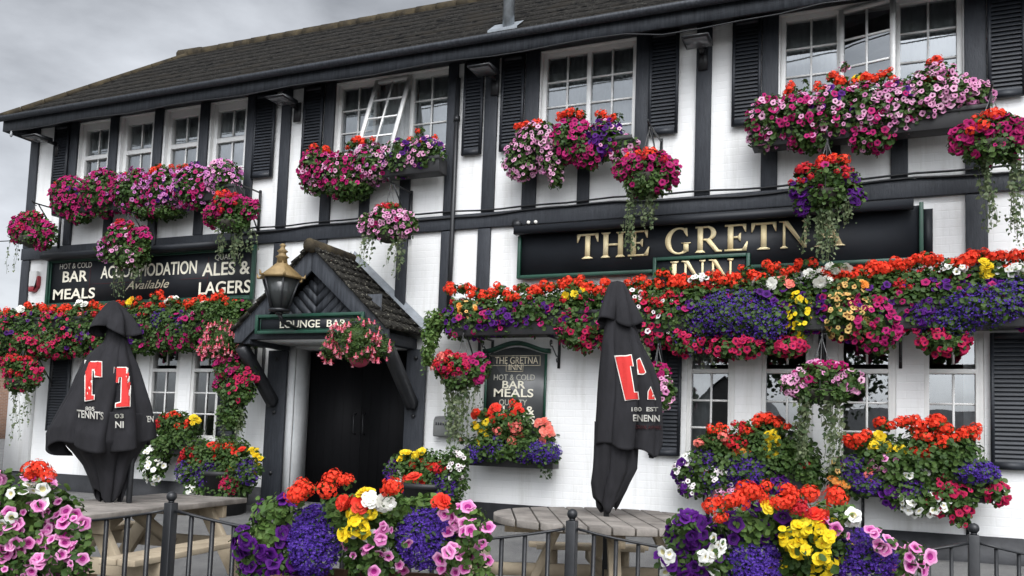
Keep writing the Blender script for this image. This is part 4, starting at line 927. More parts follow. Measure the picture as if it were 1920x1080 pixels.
hb(436,410,30,-.5,'hanging basket of red and magenta flowers over the word QUALITY on the menu sign',[(436,388,40,22,'pm 24,gd 8'),(470,392,18,18,'pm 14'),(400,405,18,22,'pm 22'),(425,372,22,9,'g 5,gd 4'),(440,415,30,22,'',1)],[(415,425,412,490,6,9),(440,430,440,500,8,12),(462,428,464,480,4,7)],.42,'iron bracket of the basket over the word QUALITY')
hb(728,430,30,-.5,'hanging basket of pale pink petunias above the porch roof',[(728,412,38,24,'pl 36,pm 5'),(762,420,22,24,'pl 22'),(690,420,18,20,'pl 16'),(732,392,24,10,'gd 6,pl 6'),(728,436,34,16,'pl 6',1)],[(692,440,684,505,6,9),(745,445,740,530,6,10)],.5,'iron bracket of the basket above the porch roof')
hb(1215,325,38,-.55,'hanging basket of magenta petunias and red geraniums above the words THE GRETNA',[(1215,312,46,24,'pm 36,gd 4'),(1250,325,26,28,'pm 24'),(1175,318,24,20,'pm 22'),(1212,294,34,9,'g 7,pm 4'),(1215,345,44,24,'pm 3',1.2)],[(1185,345,1182,500,7,8),(1225,352,1222,430,9,18)],.45,'iron bracket above the words THE GRETNA, by the shutter')
hb(1550,355,42,-.55,'hanging basket with violet petunias and long ivy before the last letter of GRETNA',[(1550,338,46,28,'gd 10,pm 3'),(1588,342,24,26,'pv 10'),(1512,350,28,28,'pv 22,gd 3'),(1520,322,24,12,'gd 12'),(1560,308,24,10,'g 4,gd 6'),(1505,385,16,16,'pv 12'),(1605,370,14,18,'pv 10'),(1550,368,40,26,'',1.2)],[(1535,375,1532,490,9,14),(1556,380,1550,500,9,14),(1590,372,1588,420,6,10),(1512,390,1500,485,3,10)],.45,'iron bracket holding the basket with long ivy')
hb(1860,265,48,-.55,'hanging basket of bright magenta petunias beside the right hand upper shutter',[(1855,248,50,26,'pm 40,g 3'),(1905,252,28,30,'pm 24'),(1815,258,30,26,'pm 26'),(1862,226,36,10,'g 6,pm 5'),(1795,275,14,12,'pm 10'),(1860,285,50,24,'pm 6',1.2)],[(1840,290,1862,430,7,12),(1905,290,1910,455,9,14)],.42,'iron bracket beside the right hand upper shutter')
hb(40,705,30,-.5,'hanging basket of crimson flowers low at the left end of the ground floor wall',[(38,692,38,22,'pr 26,gd 6'),(60,700,22,22,'pr 16'),(35,676,30,9,'gd 9'),(40,720,32,16,'pr 6',1)],[(28,725,30,830,5,7),(52,725,50,800,4,5)],.4,'iron bracket at the left end of the ground floor')
hb(442,715,30,-.5,'hanging basket of cerise petunias with ivy left of the porch post',[(435,690,36,26,'pm 34,pr 8'),(462,705,22,28,'pr 22'),(415,720,14,16,'pm 12'),(445,735,36,26,'pr 4',1.2),(435,775,26,30,'',1.1)],[(420,760,416,830,5,8),(455,760,452,825,6,8)],.42,'iron bracket left of the porch post')
hb(865,700,30,-.45,'hanging basket of red and magenta flowers with thick ivy right of the porch',[(858,688,38,24,'pr 26,gd 8'),(895,690,24,26,'pm 24'),(832,690,18,20,'gd 10,gs 3'),(842,672,18,9,'gd 6,gs 3'),(862,714,32,16,'',1.2)],[(845,715,846,850,14,13),(870,720,862,860,10,12),(895,715,892,770,4,9)],.42,'iron bracket right of the porch')
hb(1232,728,26,-.45,'hanging basket of magenta and blush petunias half hidden behind the right parasol',[(1225,700,28,18,'pm 18'),(1245,735,20,32,'pl 14,wd 4'),(1225,745,20,24,'wd 4',1)],[(1200,640,1215,700,4,6)],.42,'iron bracket behind the right parasol')
hb(1540,725,40,-.5,'hanging basket of pink ringed petunias in front of the ground floor windows',[(1540,702,46,24,'pm 12,pl 14'),(1495,722,28,22,'pl 24'),(1592,715,24,24,'pl 12'),(1550,688,34,10,'pm 16'),(1545,738,48,18,'',1.3)],[(1508,745,1506,870,12,10),(1565,745,1562,910,10,16),(1545,745,1548,800,6,12)],.45,'iron bracket in front of the ground floor windows')
for (px,py,Y,rp,lab,bl,br) in ((424,672,-.55,15,'crimson pot of fuchsia hung left of the porch over the petunia basket',[(420,635,42,36,'f 34'),(395,655,22,22,'f 14'),(425,650,24,16,'f 6')],'iron bracket of the crimson fuchsia pot left of the porch'),
   (674,672,-.95,20,'crimson pot of drooping fuchsia hung under the porch gable',[(668,632,56,36,'f 34'),(620,655,20,20,'f 12'),(715,650,24,22,'f 12'),(672,665,40,14,'f 8',.5)],None)):
    r,c=basket(px,py,Y,rp,lab,top=.34,col='pot',name='fuchsia_pot',cat='hanging pot',grp='crimson fuchsia pots')
    p=Plant(r,Y=Y-.06)
    for a in bl: p.blob(*a[:4],a[4],.75,'thin')
    p.done()
    if br: arm(c,.34,br)
# ------------------------------------------------------------------ long troughs over the ground floor
def trough(x0,x1,zc,label,brs):
    Y=-.26; r=thing('flower_trough',label,'flower trough',((x0+x1)/2,Y,zc),'long flower troughs over the ground floor windows')
    MB().box((x0,Y-.15,zc-.12),(x1,Y+.10,zc+.10)).box((x0-.012,Y-.165,zc+.07),(x1+.012,Y-.1505,zc+.11)).build('trough',M['soil'],r,bevel=.008)
    for x in brs: scroll(0,zc-.121,.30,.34,x).build('scroll_bracket',M['iron'],r)
    return r
zr=float(F(1400,600,-.26)[2])
r=trough(-4.05,1.75,zr,'long black trough of red geraniums, blue lobelia and petunias below the pub name',(-3.75,-3.0,-2.2,-.48,.18,1.3)); p=Plant(r,Y=-.30)
RY=lambda x: 556-.062*(x-840)
mix=['pm 5,pv 5','pm 7,pv 4','pm 8,wd 1','pm 10','pr 10,wd 2','pr 10,wd 3']
for i,x in enumerate(range(860,2060,44)):
    y=RY(x)
    s_=('pv 5,pm 5' if x<1000 else 'pm 9,pv 2' if x<1130 else 'pr 8,wd 4' if x<1260 else 'pv 8,pm 3' if x<1500 else 'pm 6,pv 5' if x<1700 else 'pv 12,pm 4')
    p.blob(x,y+(62 if x>1040 else 50),36,44 if x>1040 else 33,s_,1.0)
    if x>1050: p.blob(x+20,y+98+rng.normal(0,8),26,20,'pr 9,pm 3' if x<1300 or 1600<x<1760 else 'pm 6,pv 5,pr 3',.6)
    p.blob(x+10,y+24,30,20,'gd 1',1.1)
for x in range(850,2060,22):
    y=RY(x)+rng.normal(0,6); n=int(rng.integers(3,7))
    if 1660<x<1690 and False: continue
    p.blob(x,y-4,15,10,'g %d'%n,.55)
    if rng.random()<.25: p.blob(x+8,y+22,12,8,'gd 4' if rng.random()<.6 else 'g 3',.5)
for a in ((1075,548,18,16,'by 5'),(1098,556,12,10,'by 3'),(1375,590,70,44,'lb 900,ld 150'),(1440,605,46,40,'lb 520'),(1320,600,36,34,'ld 220,lb 120'),(1840,575,70,40,'lb 700,ld 100'),(1790,600,40,34,'lb 300'),(1900,560,50,40,'lb 500'),(1730,590,30,30,'ld 160,pv 6'),(1530,525,20,16,'bw 5'),(1465,535,18,12,'bs 6'),(1500,590,24,44,'vy 26,by 2'),(1500,568,18,14,'vy 10'),(1580,590,34,44,'pt 24'),(1600,540,26,16,'pt 10,bo 3'),(1625,590,22,34,'pt 10'),(1545,580,18,26,'pv 14'),(1855,500,16,14,'by 7'),(1850,512,10,8,'by 3'),(1900,508,26,10,'pw 12'),(1440,530,24,8,'bw 2,wd 4'),(1640,610,44,50,'pm 34,pr 6'),(1770,640,44,26,'pr 18'),(1380,650,50,22,'pr 26'),(1470,650,40,18,'pr 20'),(1290,640,34,26,'pr 12,ld 60'),(1155,620,36,44,'pr 22'),(1080,620,36,34,'pr 18'),(880,582,26,18,'bo 6,pt 5'),(910,600,30,16,'pm 8'),(1000,585,40,20,'pv 5'),(940,598,36,18,'pv 16'),(1190,570,24,30,'wd 8,gd 5'),(1240,575,30,26,'gd 8,wd 3'),(1310,525,18,8,'wd 5,pw 3'),(1700,540,22,14,'gd 8'),(1570,503,16,8,'bw 3'),(1790,505,20,8,'pw 4')): p.blob(*a[:4],a[4],.8,dy=-.06)
p.trail(1195,620,1215,690,5,10); p.trail(1340,640,1330,690,6,30,m='ivy'); p.done()
zl=float(F(230,610,-.26)[2])
r=trough(-11.35,-7.12,zl,'long black trough of red geraniums and crimson petunias below the menu sign',(-10.6,-9.3,-8.1,-7.3)); p=Plant(r,Y=-.30)
for x in range(-10,450,38):
    y=592-.045*x
    p.blob(x,y+34,32,40,('pr 9,pv 4' if x<180 else 'pv 7,pm 4' if x<340 else 'pm 8'),1.0); p.blob(x+15,y+62,28,22,'pr 9' if x<200 else 'pm 6',1.0); p.blob(x+8,y+6,26,16,'gd 1',1)
for x in range(-12,440,17):
    y=590-.047*x+rng.normal(0,5); p.blob(x,y-3,12,9,'g %d'%int(rng.integers(3,7)),.55)
for a in ((155,574,14,7,'bw 3'),(325,566,14,8,'bw 4'),(42,582,8,6,'bw 2'),(245,566,7,5,'by 3'),(95,600,12,12,'gs 3'),(145,590,16,8,'gs 3'),(310,600,28,20,'ld 220'),(345,608,24,18,'ld 180,pv 6'),(130,618,22,18,'pv 12'),(335,625,18,30,'pm 12'),(90,640,8,26,'pw 8'),(280,588,20,14,'gd 6'),(400,588,40,22,'bw 2',1.1),(60,645,40,24,'pr 20'),(110,648,36,22,'pr 18'),(15,640,16,20,'ld 60')): p.blob(*a[:4],*a[4:],dy=-.05)
p.done()
# climber beside the porch eave
r=thing('climbing_plant','light green climber trailing down beside the right eave of the porch','plant',F(815,620,-.3)); p=Plant(r,Y=-.35)
p.blob(820,600,26,22,'',1.1,'leaf',2); p.blob(808,630,17,28,'',1.0,'leaf',2); p.blob(803,665,11,24,'',.9,'leaf',2); p.blob(850,590,20,14,'bo 3',1,'leaf',2); p.trail(800,660,800,700,3,6,m='leafl'); p.done()
# ------------------------------------------------------------------ boxes and tubs by the ground
r=window_box(882,1042,860,-.2,'wall flower box of red begonias and blue lobelia under the arched wall sign','lower window boxes',.17,False); p=Plant(r,Y=-.24)
for a in ((930,835,40,32,''),(985,835,44,34,''),(1015,850,30,26,''),(900,840,24,26,''),(960,790,40,26,''),(920,800,26,22,'')): p.blob(*a[:4],a[4],1.1,'leaf')
for a in ((965,752,6,6,'g 1'),(930,768,10,8,'br 3'),(900,775,14,10,'g 4,br 2'),(968,772,14,12,'br 5'),(935,785,12,10,'br 4'),(970,805,14,10,'gs 4,bs 2'),(940,808,12,8,'gs 4'),(1018,802,14,16,'bs 8'),(1030,822,16,10,'bs 5'),(965,828,10,8,'bs 4'),(870,825,7,7,'gs 2'),(895,800,10,8,'by 4'),(905,818,10,12,'by 6'),(895,830,8,8,'by 3'),(890,850,22,18,'lb 220'),(930,840,26,24,'ld 160'),(1018,848,34,22,'lb 560'),(985,850,22,18,'ld 120'),(912,790,8,6,'by 2'),(945,850,30,14,'')): p.blob(*a[:4],a[4],.7,dy=-.05)
p.trail(1020,865,1030,905,4,8,m='leafd'); p.done()
r=window_box(1290,1520,905,-.22,'lower flower box of red geraniums and indigo lobelia left of the wall pier with ivy','lower window boxes',.18); p=Plant(r,Y=-.26)
for a in ((1315,880,42,38,'ld 60'),(1380,870,50,44,''),(1440,855,50,50,''),(1495,860,40,46,'gd 1'),(1520,890,24,34,''),(1350,830,40,22,'gs 2'),(1420,815,40,26,'')): p.blob(*a[:4],a[4],1.05)
for a in ((1345,806,16,8,'g 5'),(1385,800,10,7,'gd 3'),(1400,812,12,8,'g 3,gd 2'),(1425,792,14,10,'g 6'),(1438,785,12,8,'g 3'),(1465,802,14,8,'g 6'),(1380,832,18,12,'gd 8'),(1320,830,14,8,'gs 3,bs 2'),(1390,848,14,7,'bo 6'),(1448,818,12,10,'by 5'),(1448,842,12,14,'by 7'),(1330,860,16,16,'ld 120'),(1280,885,16,22,'wd 6,pv 6'),(1400,885,40,36,'ld 520,lb 80'),(1350,900,30,30,'wd 10,ld 90'),(1365,925,24,18,'pl 16'),(1455,905,20,20,'pv 8'),(1290,860,10,10,'pw 6'),(1325,885,10,6,'bo 3'),(1300,915,26,18,'wd 4,pv 5'),(1505,880,14,14,'gd 2')): p.blob(*a[:4],a[4],.75,dy=-.06)
p.done()
r=window_box(1580,1860,915,-.22,'lower flower box of red geraniums, white and crimson petunias beside the right hand lower shutter','lower window boxes',.18); p=Plant(r,Y=-.26)
for a in ((1600,890,40,40,''),(1660,865,50,50,''),(1725,860,52,52,''),(1790,860,50,46,''),(1835,900,40,34,''),(1700,915,48,40,''),(1770,930,46,36,''),(1575,900,24,36,'bo 4')): p.blob(*a[:4],a[4],1.0)
for a in ((1610,825,22,12,'g 7'),(1605,838,10,8,'g 3'),(1660,797,12,9,'g 4'),(1690,795,10,8,'g 4'),(1715,795,16,10,'g 7'),(1755,797,18,12,'g 8'),(1770,810,14,8,'g 4'),(1728,820,12,14,'g 4'),(1768,830,10,7,'g 3'),(1810,822,16,12,'g 7'),(1822,808,10,7,'g 3'),(1725,850,12,9,'g 4'),(1750,845,8,9,'g 2'),(1650,840,16,13,'by 7'),(1690,842,12,9,'by 3'),(1645,820,8,7,'by 2'),(1665,870,32,16,'pp 3,pl 9'),(1620,875,12,12,'pl 4'),(1600,880,26,28,'ld 240'),(1625,905,30,22,'ld 320'),(1630,895,14,12,'gs 6'),(1830,885,38,22,'lb 700'),(1715,890,24,16,'pw 8'),(1710,918,30,22,'ld 200,pv 6'),(1725,940,36,26,'pw 16'),(1760,910,24,24,'pr 8'),(1805,935,24,24,'pr 9'),(1870,925,18,22,'pr 12'),(1760,945,24,20,'pr 5,pw 3'),(1680,930,26,20,'pv 9'),(1800,970,16,18,'pr 5'),(1570,890,12,30,'bo 5,pt 4')): p.blob(*a[:4],a[4],.75,dy=-.06)
p.done()
r=window_box(140,395,835,-.22,'lower flower box with trailing white petunias behind the left parasol','lower window boxes',.17); p=Plant(r,Y=-.26)
for a in ((310,830,36,30,''),(345,815,34,30,''),(290,860,24,36,''),(230,830,40,26,''),(160,830,30,22,''),(330,790,30,22,'')): p.blob(*a[:4],a[4],1.0)
for a in ((305,790,12,10,'gd 5,g 2'),(330,785,14,10,'g 5'),(300,805,10,10,'gd 4'),(345,800,10,8,'g 2'),(362,790,10,8,'by 2,g 1'),(288,845,16,22,'pw 16'),(290,880,18,26,'pw 22'),(160,815,30,12,'gd 6')): p.blob(*a[:4],a[4],.75,dy=-.06)
p.done()
def tub(px,py,Y,rb,label):
    c=F(px,py,Y); z0=gz(Y); r=thing('flower_tub',label,'flower tub',(c[0],Y,z0),'round flower tubs beside the porch')
    MB().lathe([(rb*.8,z0),(rb,z0+.42),(rb*1.06,z0+.42),(rb*1.06,z0+.47),(rb*.9,z0+.47),(rb*.88,z0+.40)],(c[0],c[1],0),20).build('tub',M['soil'],r,True); return r
r=tub(425,900,-.6,.27,'round tub of red, yellow and indigo flowers left of the porch'); p=Plant(r,Y=-.66)
for a in ((400,880,44,44,''),(445,885,40,44,''),(380,845,34,22,''),(430,840,40,22,''),(420,920,46,24,'')): p.blob(*a[:4],a[4],1.0,'leaf')
for a in ((400,838,14,8,'br 6'),(428,842,16,10,'g 6'),(450,848,14,9,'br 5'),(355,850,14,10,'gd 6'),(370,865,14,12,'gd 6,br 2'),(345,862,10,10,'gd 4'),(412,852,9,12,'br 3'),(475,848,9,7,'by 4'),(486,860,9,8,'by 4'),(440,880,9,8,'by 4,pt 3'),(485,880,8,8,'by 2'),(395,890,26,30,'ld 360'),(350,885,20,24,'ld 120'),(465,885,24,24,'ld 160'),(430,905,20,24,'pr 14'),(380,920,24,10,'pw 6'),(360,920,16,10,'pw 5'),(355,905,10,8,'')): p.blob(*a[:4],a[4],.75,dy=-.06)
p.done()
r=tub(805,910,-.6,.28,'round tub of yellow, red and violet flowers right of the porch door'); p=Plant(r,Y=-.66)
for a in ((760,880,36,34,''),(800,885,44,44,''),(845,900,34,40,''),(820,935,50,26,''),(770,930,40,26,''),(850,870,26,30,'')): p.blob(*a[:4],a[4],1.0,'leaf')
for a in ((768,856,16,8,'by 7'),(790,852,10,6,'by 3'),(755,865,8,7,'by 3'),(785,868,16,8,'br 8'),(765,875,10,8,'br 3'),(815,872,14,8,'br 6'),(830,880,14,10,'gd 6,br 2'),(745,895,10,14,'bw 3,pw 3'),(770,905,16,12,'br 6'),(790,900,10,8,'br 2'),(835,910,26,26,'ld 300'),(735,885,16,18,'pv 5,ld 60'),(780,920,24,18,'pv 8'),(855,880,16,24,'wd 8'),(865,860,12,20,'wd 4'),(815,905,16,16,'pt 3',)): p.blob(*a[:4],a[4],.75,dy=-.06)
p.done()
# ------------------------------------------------------------------ parasols (folded)
RH=np.array([.9203,.3912,0]); DH=np.array([-.3912,.9203,0])
def parasol(base,label,axis,cap,skirt,tail,npl,ph,decals,texts,hemf):
    base=np.array(base,float); r=thing('parasol',label,'parasol',base,None)
    def lz(px,py):
        p=FP(px,py,base,DH); return (p-base)@RH, p[2]
    def rows(tab):
        o=[]
        for py,a,b in tab:
            la,z=lz(a,py); lb,_=lz(b,py); o.append((z,la,lb))
        return np.array(sorted(o))            # by z ascending
    def section(R,z,th,amp,n,phase):
        la=np.interp(z,R[:,0],R[:,1]); lb=np.interp(z,R[:,0],R[:,2]); c=(la+lb)/2; h=(lb-la)/2
        q=n*.5*th+phase+.35*math.sin(th*2+phase); am=amp*(1+.45*math.sin(3*th+phase*3)); k=1-am*(1-abs(math.sin(q))**.5)+.022*math.sin(9*th+5*z+phase)*min(1,amp*6)+.012*math.sin(17*th-9*z); d=h*.80
        return c+h*math.cos(th)*k, d*math.sin(th)*k
    def surf(R,n,phase,a0,a1,nz,name,hem=0,z0=None,thick=True,closed=False):
        m=MB(); nt_=168; V=[]; zt,zb=R[-1,0],R[0,0]
        for i in range(nz):
            f=i/(nz-1); z=zt+(zb-zt)*f
            for k in range(nt_):
                th=2*math.pi*k/nt_; am=a0+(a1-a0)*f
                x,y=section(R,z,th,am,n,phase+.25*math.sin(3*f+th)*f+.45*f)
                zz=z+hem*f*f*math.cos(n*th*.5+phase*2)+ (hemf(th)*f**2 if name=='canopy' else 0)
                p=base+RH*x+DH*y; V.append((p[0],p[1],zz))
        fs=[(i*nt_+k,i*nt_+(k+1)%nt_,(i+1)*nt_+(k+1)%nt_,(i+1)*nt_+k) for i in range(nz-1) for k in range(nt_)]
        b=len(V); cpt=base+RH*((R[-1,1]+R[-1,2])/2); V.append((cpt[0],cpt[1],zt+.012)); fs+=[(b,(k+1)%nt_,k) for k in range(nt_)]
        m.add(V,fs); o=m.build(name,M['cloth'],r,True,fix=True)
        if thick:
            md=o.modifiers.new('thickness','SOLIDIFY'); md.thickness=.004; md.offset=-1
        return o
    Rc,Rs,Rt=rows(cap),rows(skirt),rows(tail)
    so_=surf(Rs,npl,ph,.05,.42,60,'canopy',.022); surf(Rt,5,ph+.9,.22,.34,40,'canopy_lining',.045); surf(Rc,5,ph+.4,.06,.5,16,'wind_vent',.03)
    zt=Rc[-1,0]; ct=(Rc[-1,1]+Rc[-1,2])/2
    MB().tube([(base[0],base[1],gz(base[1])-.01),base+np.array([0,0,1.3-base[2]]) if False else (base[0],base[1],Rt[0,0]+.25),tuple(base[:2]+ (RH*ct)[:2])+(zt-.02,)],.019,12).build('pole',M['iron'],r,True)
    def on(px,py,off):
        x,z=lz(px,py); z_=min(max(z,Rs[0,0]+.001),Rs[-1,0]-.001); f=(Rs[-1,0]-z_)/(Rs[-1,0]-Rs[0,0]); best=None
        for th in np.linspace(math.pi,2*math.pi,161):
            am=.05+.37*f; xx,yy=section(Rs,z_,th,am,npl,ph+.25*math.sin(3*f+th)*f+.45*f); e=abs(xx-x)+.15*(yy+1)
            if best is None or e<best[0]: best=(e,xx,yy)
        q=FP(px,py,base+DH*(best[2]-off),DH)      # the same printed point on the cloth itself
        x2=(q-base)@RH; b2=None
        for th in np.linspace(math.pi,2*math.pi,161):
            am=.05+.37*f; xx,yy=section(Rs,min(max(q[2],Rs[0,0]+.001),Rs[-1,0]-.001),th,am,npl,ph+.25*math.sin(3*f+th)*f+.45*f); e=abs(xx-x2)+.15*(yy+1)
            if b2 is None or e<b2[0]: b2=(e,yy)
        q=FP(px,py,base+DH*(b2[1]-off),DH); return q
    def decal(poly,mt,off,name,st=2.5):
        m=MB(); ys=[p[1] for p in poly]; y=min(ys); n=len(poly)
        while y<max(ys)-.01:
            y2=min(y+st,max(ys)); ym=(y+y2)/2; X=[]
            for i in range(n):
                (xa,ya),(xb,yb)=poly[i],poly[(i+1)%n]
                if (ya-ym)*(yb-ym)<0:
                    fx=lambda q:xa+(xb-xa)*min(1,max(0,(q-ya)/(yb-ya))); X.append((fx(ym),fx(y),fx(y2)))
            X.sort()
            for j in range(0,len(X)-1,2):
                kx=max(1,int((X[j+1][0]-X[j][0])/3)); 
                for q in range(kx):
                    a=lambda i_,t: X[j][i_]+(X[j+1][i_]-X[j][i_])*t
                    m.add([on(a(1,q/kx),y,off),on(a(1,(q+1)/kx),y,off),on(a(2,(q+1)/kx),y2,off),on(a(2,q/kx),y2,off)],[(0,1,2,3)])
            y=y2
        m.build(name,mt,r,fix=False)
    for i,(poly,mt,off) in enumerate(decals): decal(poly,M[mt],off,'printed_letter')
    for body,x0,x1,yb,yt,mt,rot in texts:
        m=MB(); flat_text(body,0,0,1,m,0,.03,width=1.0); V=m.v[0]; zz=V[:,2]; 
        W=[on(x0+(u+.5)*(x1-x0), yb+(yt-yb)*q+rot*(u+.5), .012) for u,q in zip(V[:,0],zz)]
        m.v=[np.array(W)]; m.build('printed_lettering',M[mt],r,fix=False)
    return r
def grow(poly,g):
    c=np.mean(np.array(poly),0); o=[]; n=len(poly)
    A=sum(poly[i][0]*poly[(i+1)%n][1]-poly[(i+1)%n][0]*poly[i][1] for i in range(n)); sg=1 if A>0 else -1
    for i in range(n):
        p0,p1,p2=np.array(poly[i-1]),np.array(poly[i]),np.array(poly[(i+1)%n]); a=(p1-p0)/np.linalg.norm(p1-p0); b=(p2-p1)/np.linalg.norm(p2-p1)
        na=np.array([a[1],-a[0]])*sg; nb=np.array([b[1],-b[0]])*sg; q=na+nb; q/=max(.5,(q@q)/2); o.append(tuple(p1+q*g))
    return o
def letter(poly): return [(grow(poly,1.6),'lwhite',.010),(poly,'lred',.0135)]
tc1=[(160,676.5),(190,678),(190,706),(178,705),(177,692),(172,692),(171.5,741),(176,741.5),(175.5,749),(160,751)]
tc2=[(215,689.5),(245,690),(243,762),(217,763),(217.5,756),(227,755.5),(228.5,706),(222.5,706),(221.5,716),(213.5,716)]
parasol((-4.33,-4.15,-.1),'folded black parasol with flared hem and red letters standing in the left table',None,
  [(566,204,222),(576,195,233),(590,184,248),(604,175,258),(622,168,268)],
  [(600,207,226),(640,196,240),(662,170,248),(678,158,256),(700,147,263),(725,135,270),(760,112,281),(795,91,288),(822,90,289)],
  [(770,120,275),(822,118,274),(848,140,258),(875,158,246),(905,169,238),(930,177,229)],8,.5,
  letter(tc1)+letter(tc2),
  [('805',160,177,769,762,'lwhite',1),("TENNT'S",144,194,782,768,'lwhite',5),('TEN',270,288,791,780,'lwhite',0),('NI',216,232,802,790,'lwhite',0),('03',215,232,784,776,'faded',0)],
  lambda th: -.025-.035*math.cos(th-4.4)+.022*math.sin(3*th+1.0)+.02*math.sin(5*th))
t1=[(1153.5,668),(1183,666),(1186.5,685),(1181,686.5),(1189,736),(1195.5,736),(1197,748.5),(1173,750)]
t2=[(1194.5,675),(1199.5,672.5),(1210,698),(1206,701),(1197,700.5)]
t3=[(1216,734),(1220,727),(1228,748.5),(1215.5,748)]
parasol((-1.63,-2.77,-.1),'folded black parasol hanging straight, with red letters, standing in the round slatted table',None,
  [(529,1145,1170),(540,1137,1177),(556,1131,1184),(580,1123,1196),(606,1117,1207)],
  [(586,1138,1184),(640,1128,1202),(680,1123,1222),(720,1120,1236),(760,1117,1240),(800,1114,1241),(838,1112,1241)],
  [(790,1114,1205),(840,1112,1198),(880,1110,1197),(912,1107,1182),(940,1111,1166),(949,1120,1158)],7,1.15,
  letter(t1)+letter(t2)+letter(t3),
  [('180  EST',1184,1234,771,763.5,'lwhite',0),('ENENN',1187,1237,789.5,777.5,'lwhite',1),('DRINK AWARE',1192,1240,804,797,'dred',1)],
  lambda th: .035*math.sin(2*th+.6)+.02*math.sin(5*th+1))
# ------------------------------------------------------------------ tables
def plank(m,c,u,hl,w,z0,z1,cut=None):
    """plank centred at c along u (unit), half length hl, width w"""
    u=np.array([u[0],u[1],0]); v=np.array([-u[1],u[0],0]); c=np.array([c[0],c[1],0]); a0,a1,b0,b1=(-hl,hl,-hl,hl) if cut is None else cut
    q=[c+u*a0-v*w/2,c+u*a1-v*w/2,c+u*b1+v*w/2,c+u*b0+v*w/2]
    V=[(p[0],p[1],z0) for p in q]+[(p[0],p[1],z1) for p in q]; m.add(V,[(3,2,1,0),(4,5,6,7),(0,1,5,4),(1,2,6,5),(2,3,7,6),(3,0,4,7)])
def beam(m,a,b,w,h):
    a,b=np.array(a,float),np.array(b,float); t=(b-a)/np.linalg.norm(b-a); s=np.cross(t,[0,0,1.]); s=s/(np.linalg.norm(s)+1e-9) if np.linalg.norm(s)>1e-3 else np.array([1.,0,0]); n=np.cross(s,t)
    V=[p+s*w/2*i+n*h/2*j for p in(a,b) for i,j in((-1,-1),(1,-1),(1,1),(-1,1))]; m.add(V,[(3,2,1,0),(4,5,6,7),(0,1,5,4),(1,2,6,5),(2,3,7,6),(3,0,4,7)])
tb=thing('picnic_table','weathered A frame picnic table behind the railing on the left','picnic table',(-4.33,-4.15,-.1))
C0=np.array([-4.33,-4.15]); u=np.array([-.15,.989]); v=np.array([.989,.15]); ZT_=.63; G0=-.10
m=MB()
for k in range(6):
    w_=.113; plank(m,C0+v*(-.345+.115+.115*(k-.5)),u,.80+rng.normal(0,.004),w_,ZT_-.035+.001*(k%2),ZT_+.0012*(k%3))
m.build('tabletop',M['wood'],tb,bevel=.005)
for sg in(-1,1):
    m=MB()
    for j in(0,1): plank(m,C0+v*(sg*(.52+.115*j)),u,.80,.108,.385,.42)
    m.build('bench_seat',M['woodp'],tb,bevel=.005)
for e in(-1,1):
    q=C0+u*(.52*e)
    for sg in(-1,1):
        m=MB(); a=q+v*(sg*.20); b=q+v*(sg*.62); beam(m,(a[0],a[1],ZT_-.05),(b[0],b[1],G0),.045,.09); m.build('leg',M['woodp'],tb,bevel=.004)
    a=q-v*.70+u*.05*e; b=q+v*.70+u*.05*e; m=MB(); beam(m,(a[0],a[1],.335),(b[0],b[1],.335),.045,.09)
    a=q-v*.32+u*.05*e; b=q+v*.32+u*.05*e; beam(m,(a[0],a[1],.55),(b[0],b[1],.55),.045,.08); m.build('cross_rail',M['woodp'],tb,bevel=.004)
    a=q+u*.05*-e; b=C0+u*.08*e; m=MB(); beam(m,(a[0],a[1],.33),(b[0],b[1],.56),.04,.07); m.build('brace',M['woodp'],tb)
rt=thing('round_table','round picnic table of weathered grey slats behind the railing in the middle','picnic table',(-1.63,-2.77,-.1))
C1=np.array([-1.63,-2.77]); u=np.array([.42,-.907]); v=np.array([.907,.42]); Rr=.74
m=MB(); npk=11; wp_=2*Rr/npk
for k in range(npk):
    o=-Rr+wp_*(k+.5); c=C1+v*o; lo=max(-Rr+.002,o-wp_/2+.005); hi=min(Rr-.002,o+wp_/2-.005)
    nn=6; top=[];bot=[]
    for t in np.linspace(lo,hi,nn):
        h=math.sqrt(max(0,Rr*Rr-t*t))*.97+.01; top.append(C1+v*t+u*h); bot.append(C1+v*t-u*h)
    poly=top+bot[::-1]; n=len(poly); zz=.001*(k%3); V=[(p[0],p[1],.585+zz) for p in poly]+[(p[0],p[1],.63+zz) for p in poly]
    m.add(V,[tuple(range(n)),tuple(range(2*n-1,n-1,-1))]+[(i,(i+1)%n,n+(i+1)%n,n+i) for i in range(n)])
m.build('tabletop',M['wood'],rt,bevel=.005)
for k in range(4):
    q=math.pi/2*k; d=u*math.cos(q)+v*math.sin(q); e=-u*math.sin(q)+v*math.cos(q)
    m=MB(); a=C1+d*.30; b=C1+d*.62; beam(m,(a[0],a[1],.58),(b[0],b[1],gz(b[1])-.02),.075,.05); m.build('leg',M['woodp'],rt,bevel=.004)
    m=MB()
    for j in(0,1): plank(m,C1+d*(.80+.112*j),e,.40+.05*j,.105,.31,.345)
    m.build('bench_seat',M['woodp'],rt,bevel=.005)
    for sg in(-1,1):
        m=MB(); a=C1+d*.86+e*.27*sg; beam(m,(a[0],a[1],.309),(a[0],a[1],gz(a[1])-.02),.06,.045); m.build('bench_leg',M['woodp'],rt)
    m=MB(); a=C1+d*.1; b=C1+d*.92; beam(m,(a[0],a[1],.265+.004*k),(b[0],b[1],.265+.004*k),.04,.08); a=C1+d*.05;b=C1+d*.66; beam(m,(a[0],a[1],.54+.003*k),(b[0],b[1],.54+.003*k),.04,.07); m.build('cross_rail',M['woodp'],rt)
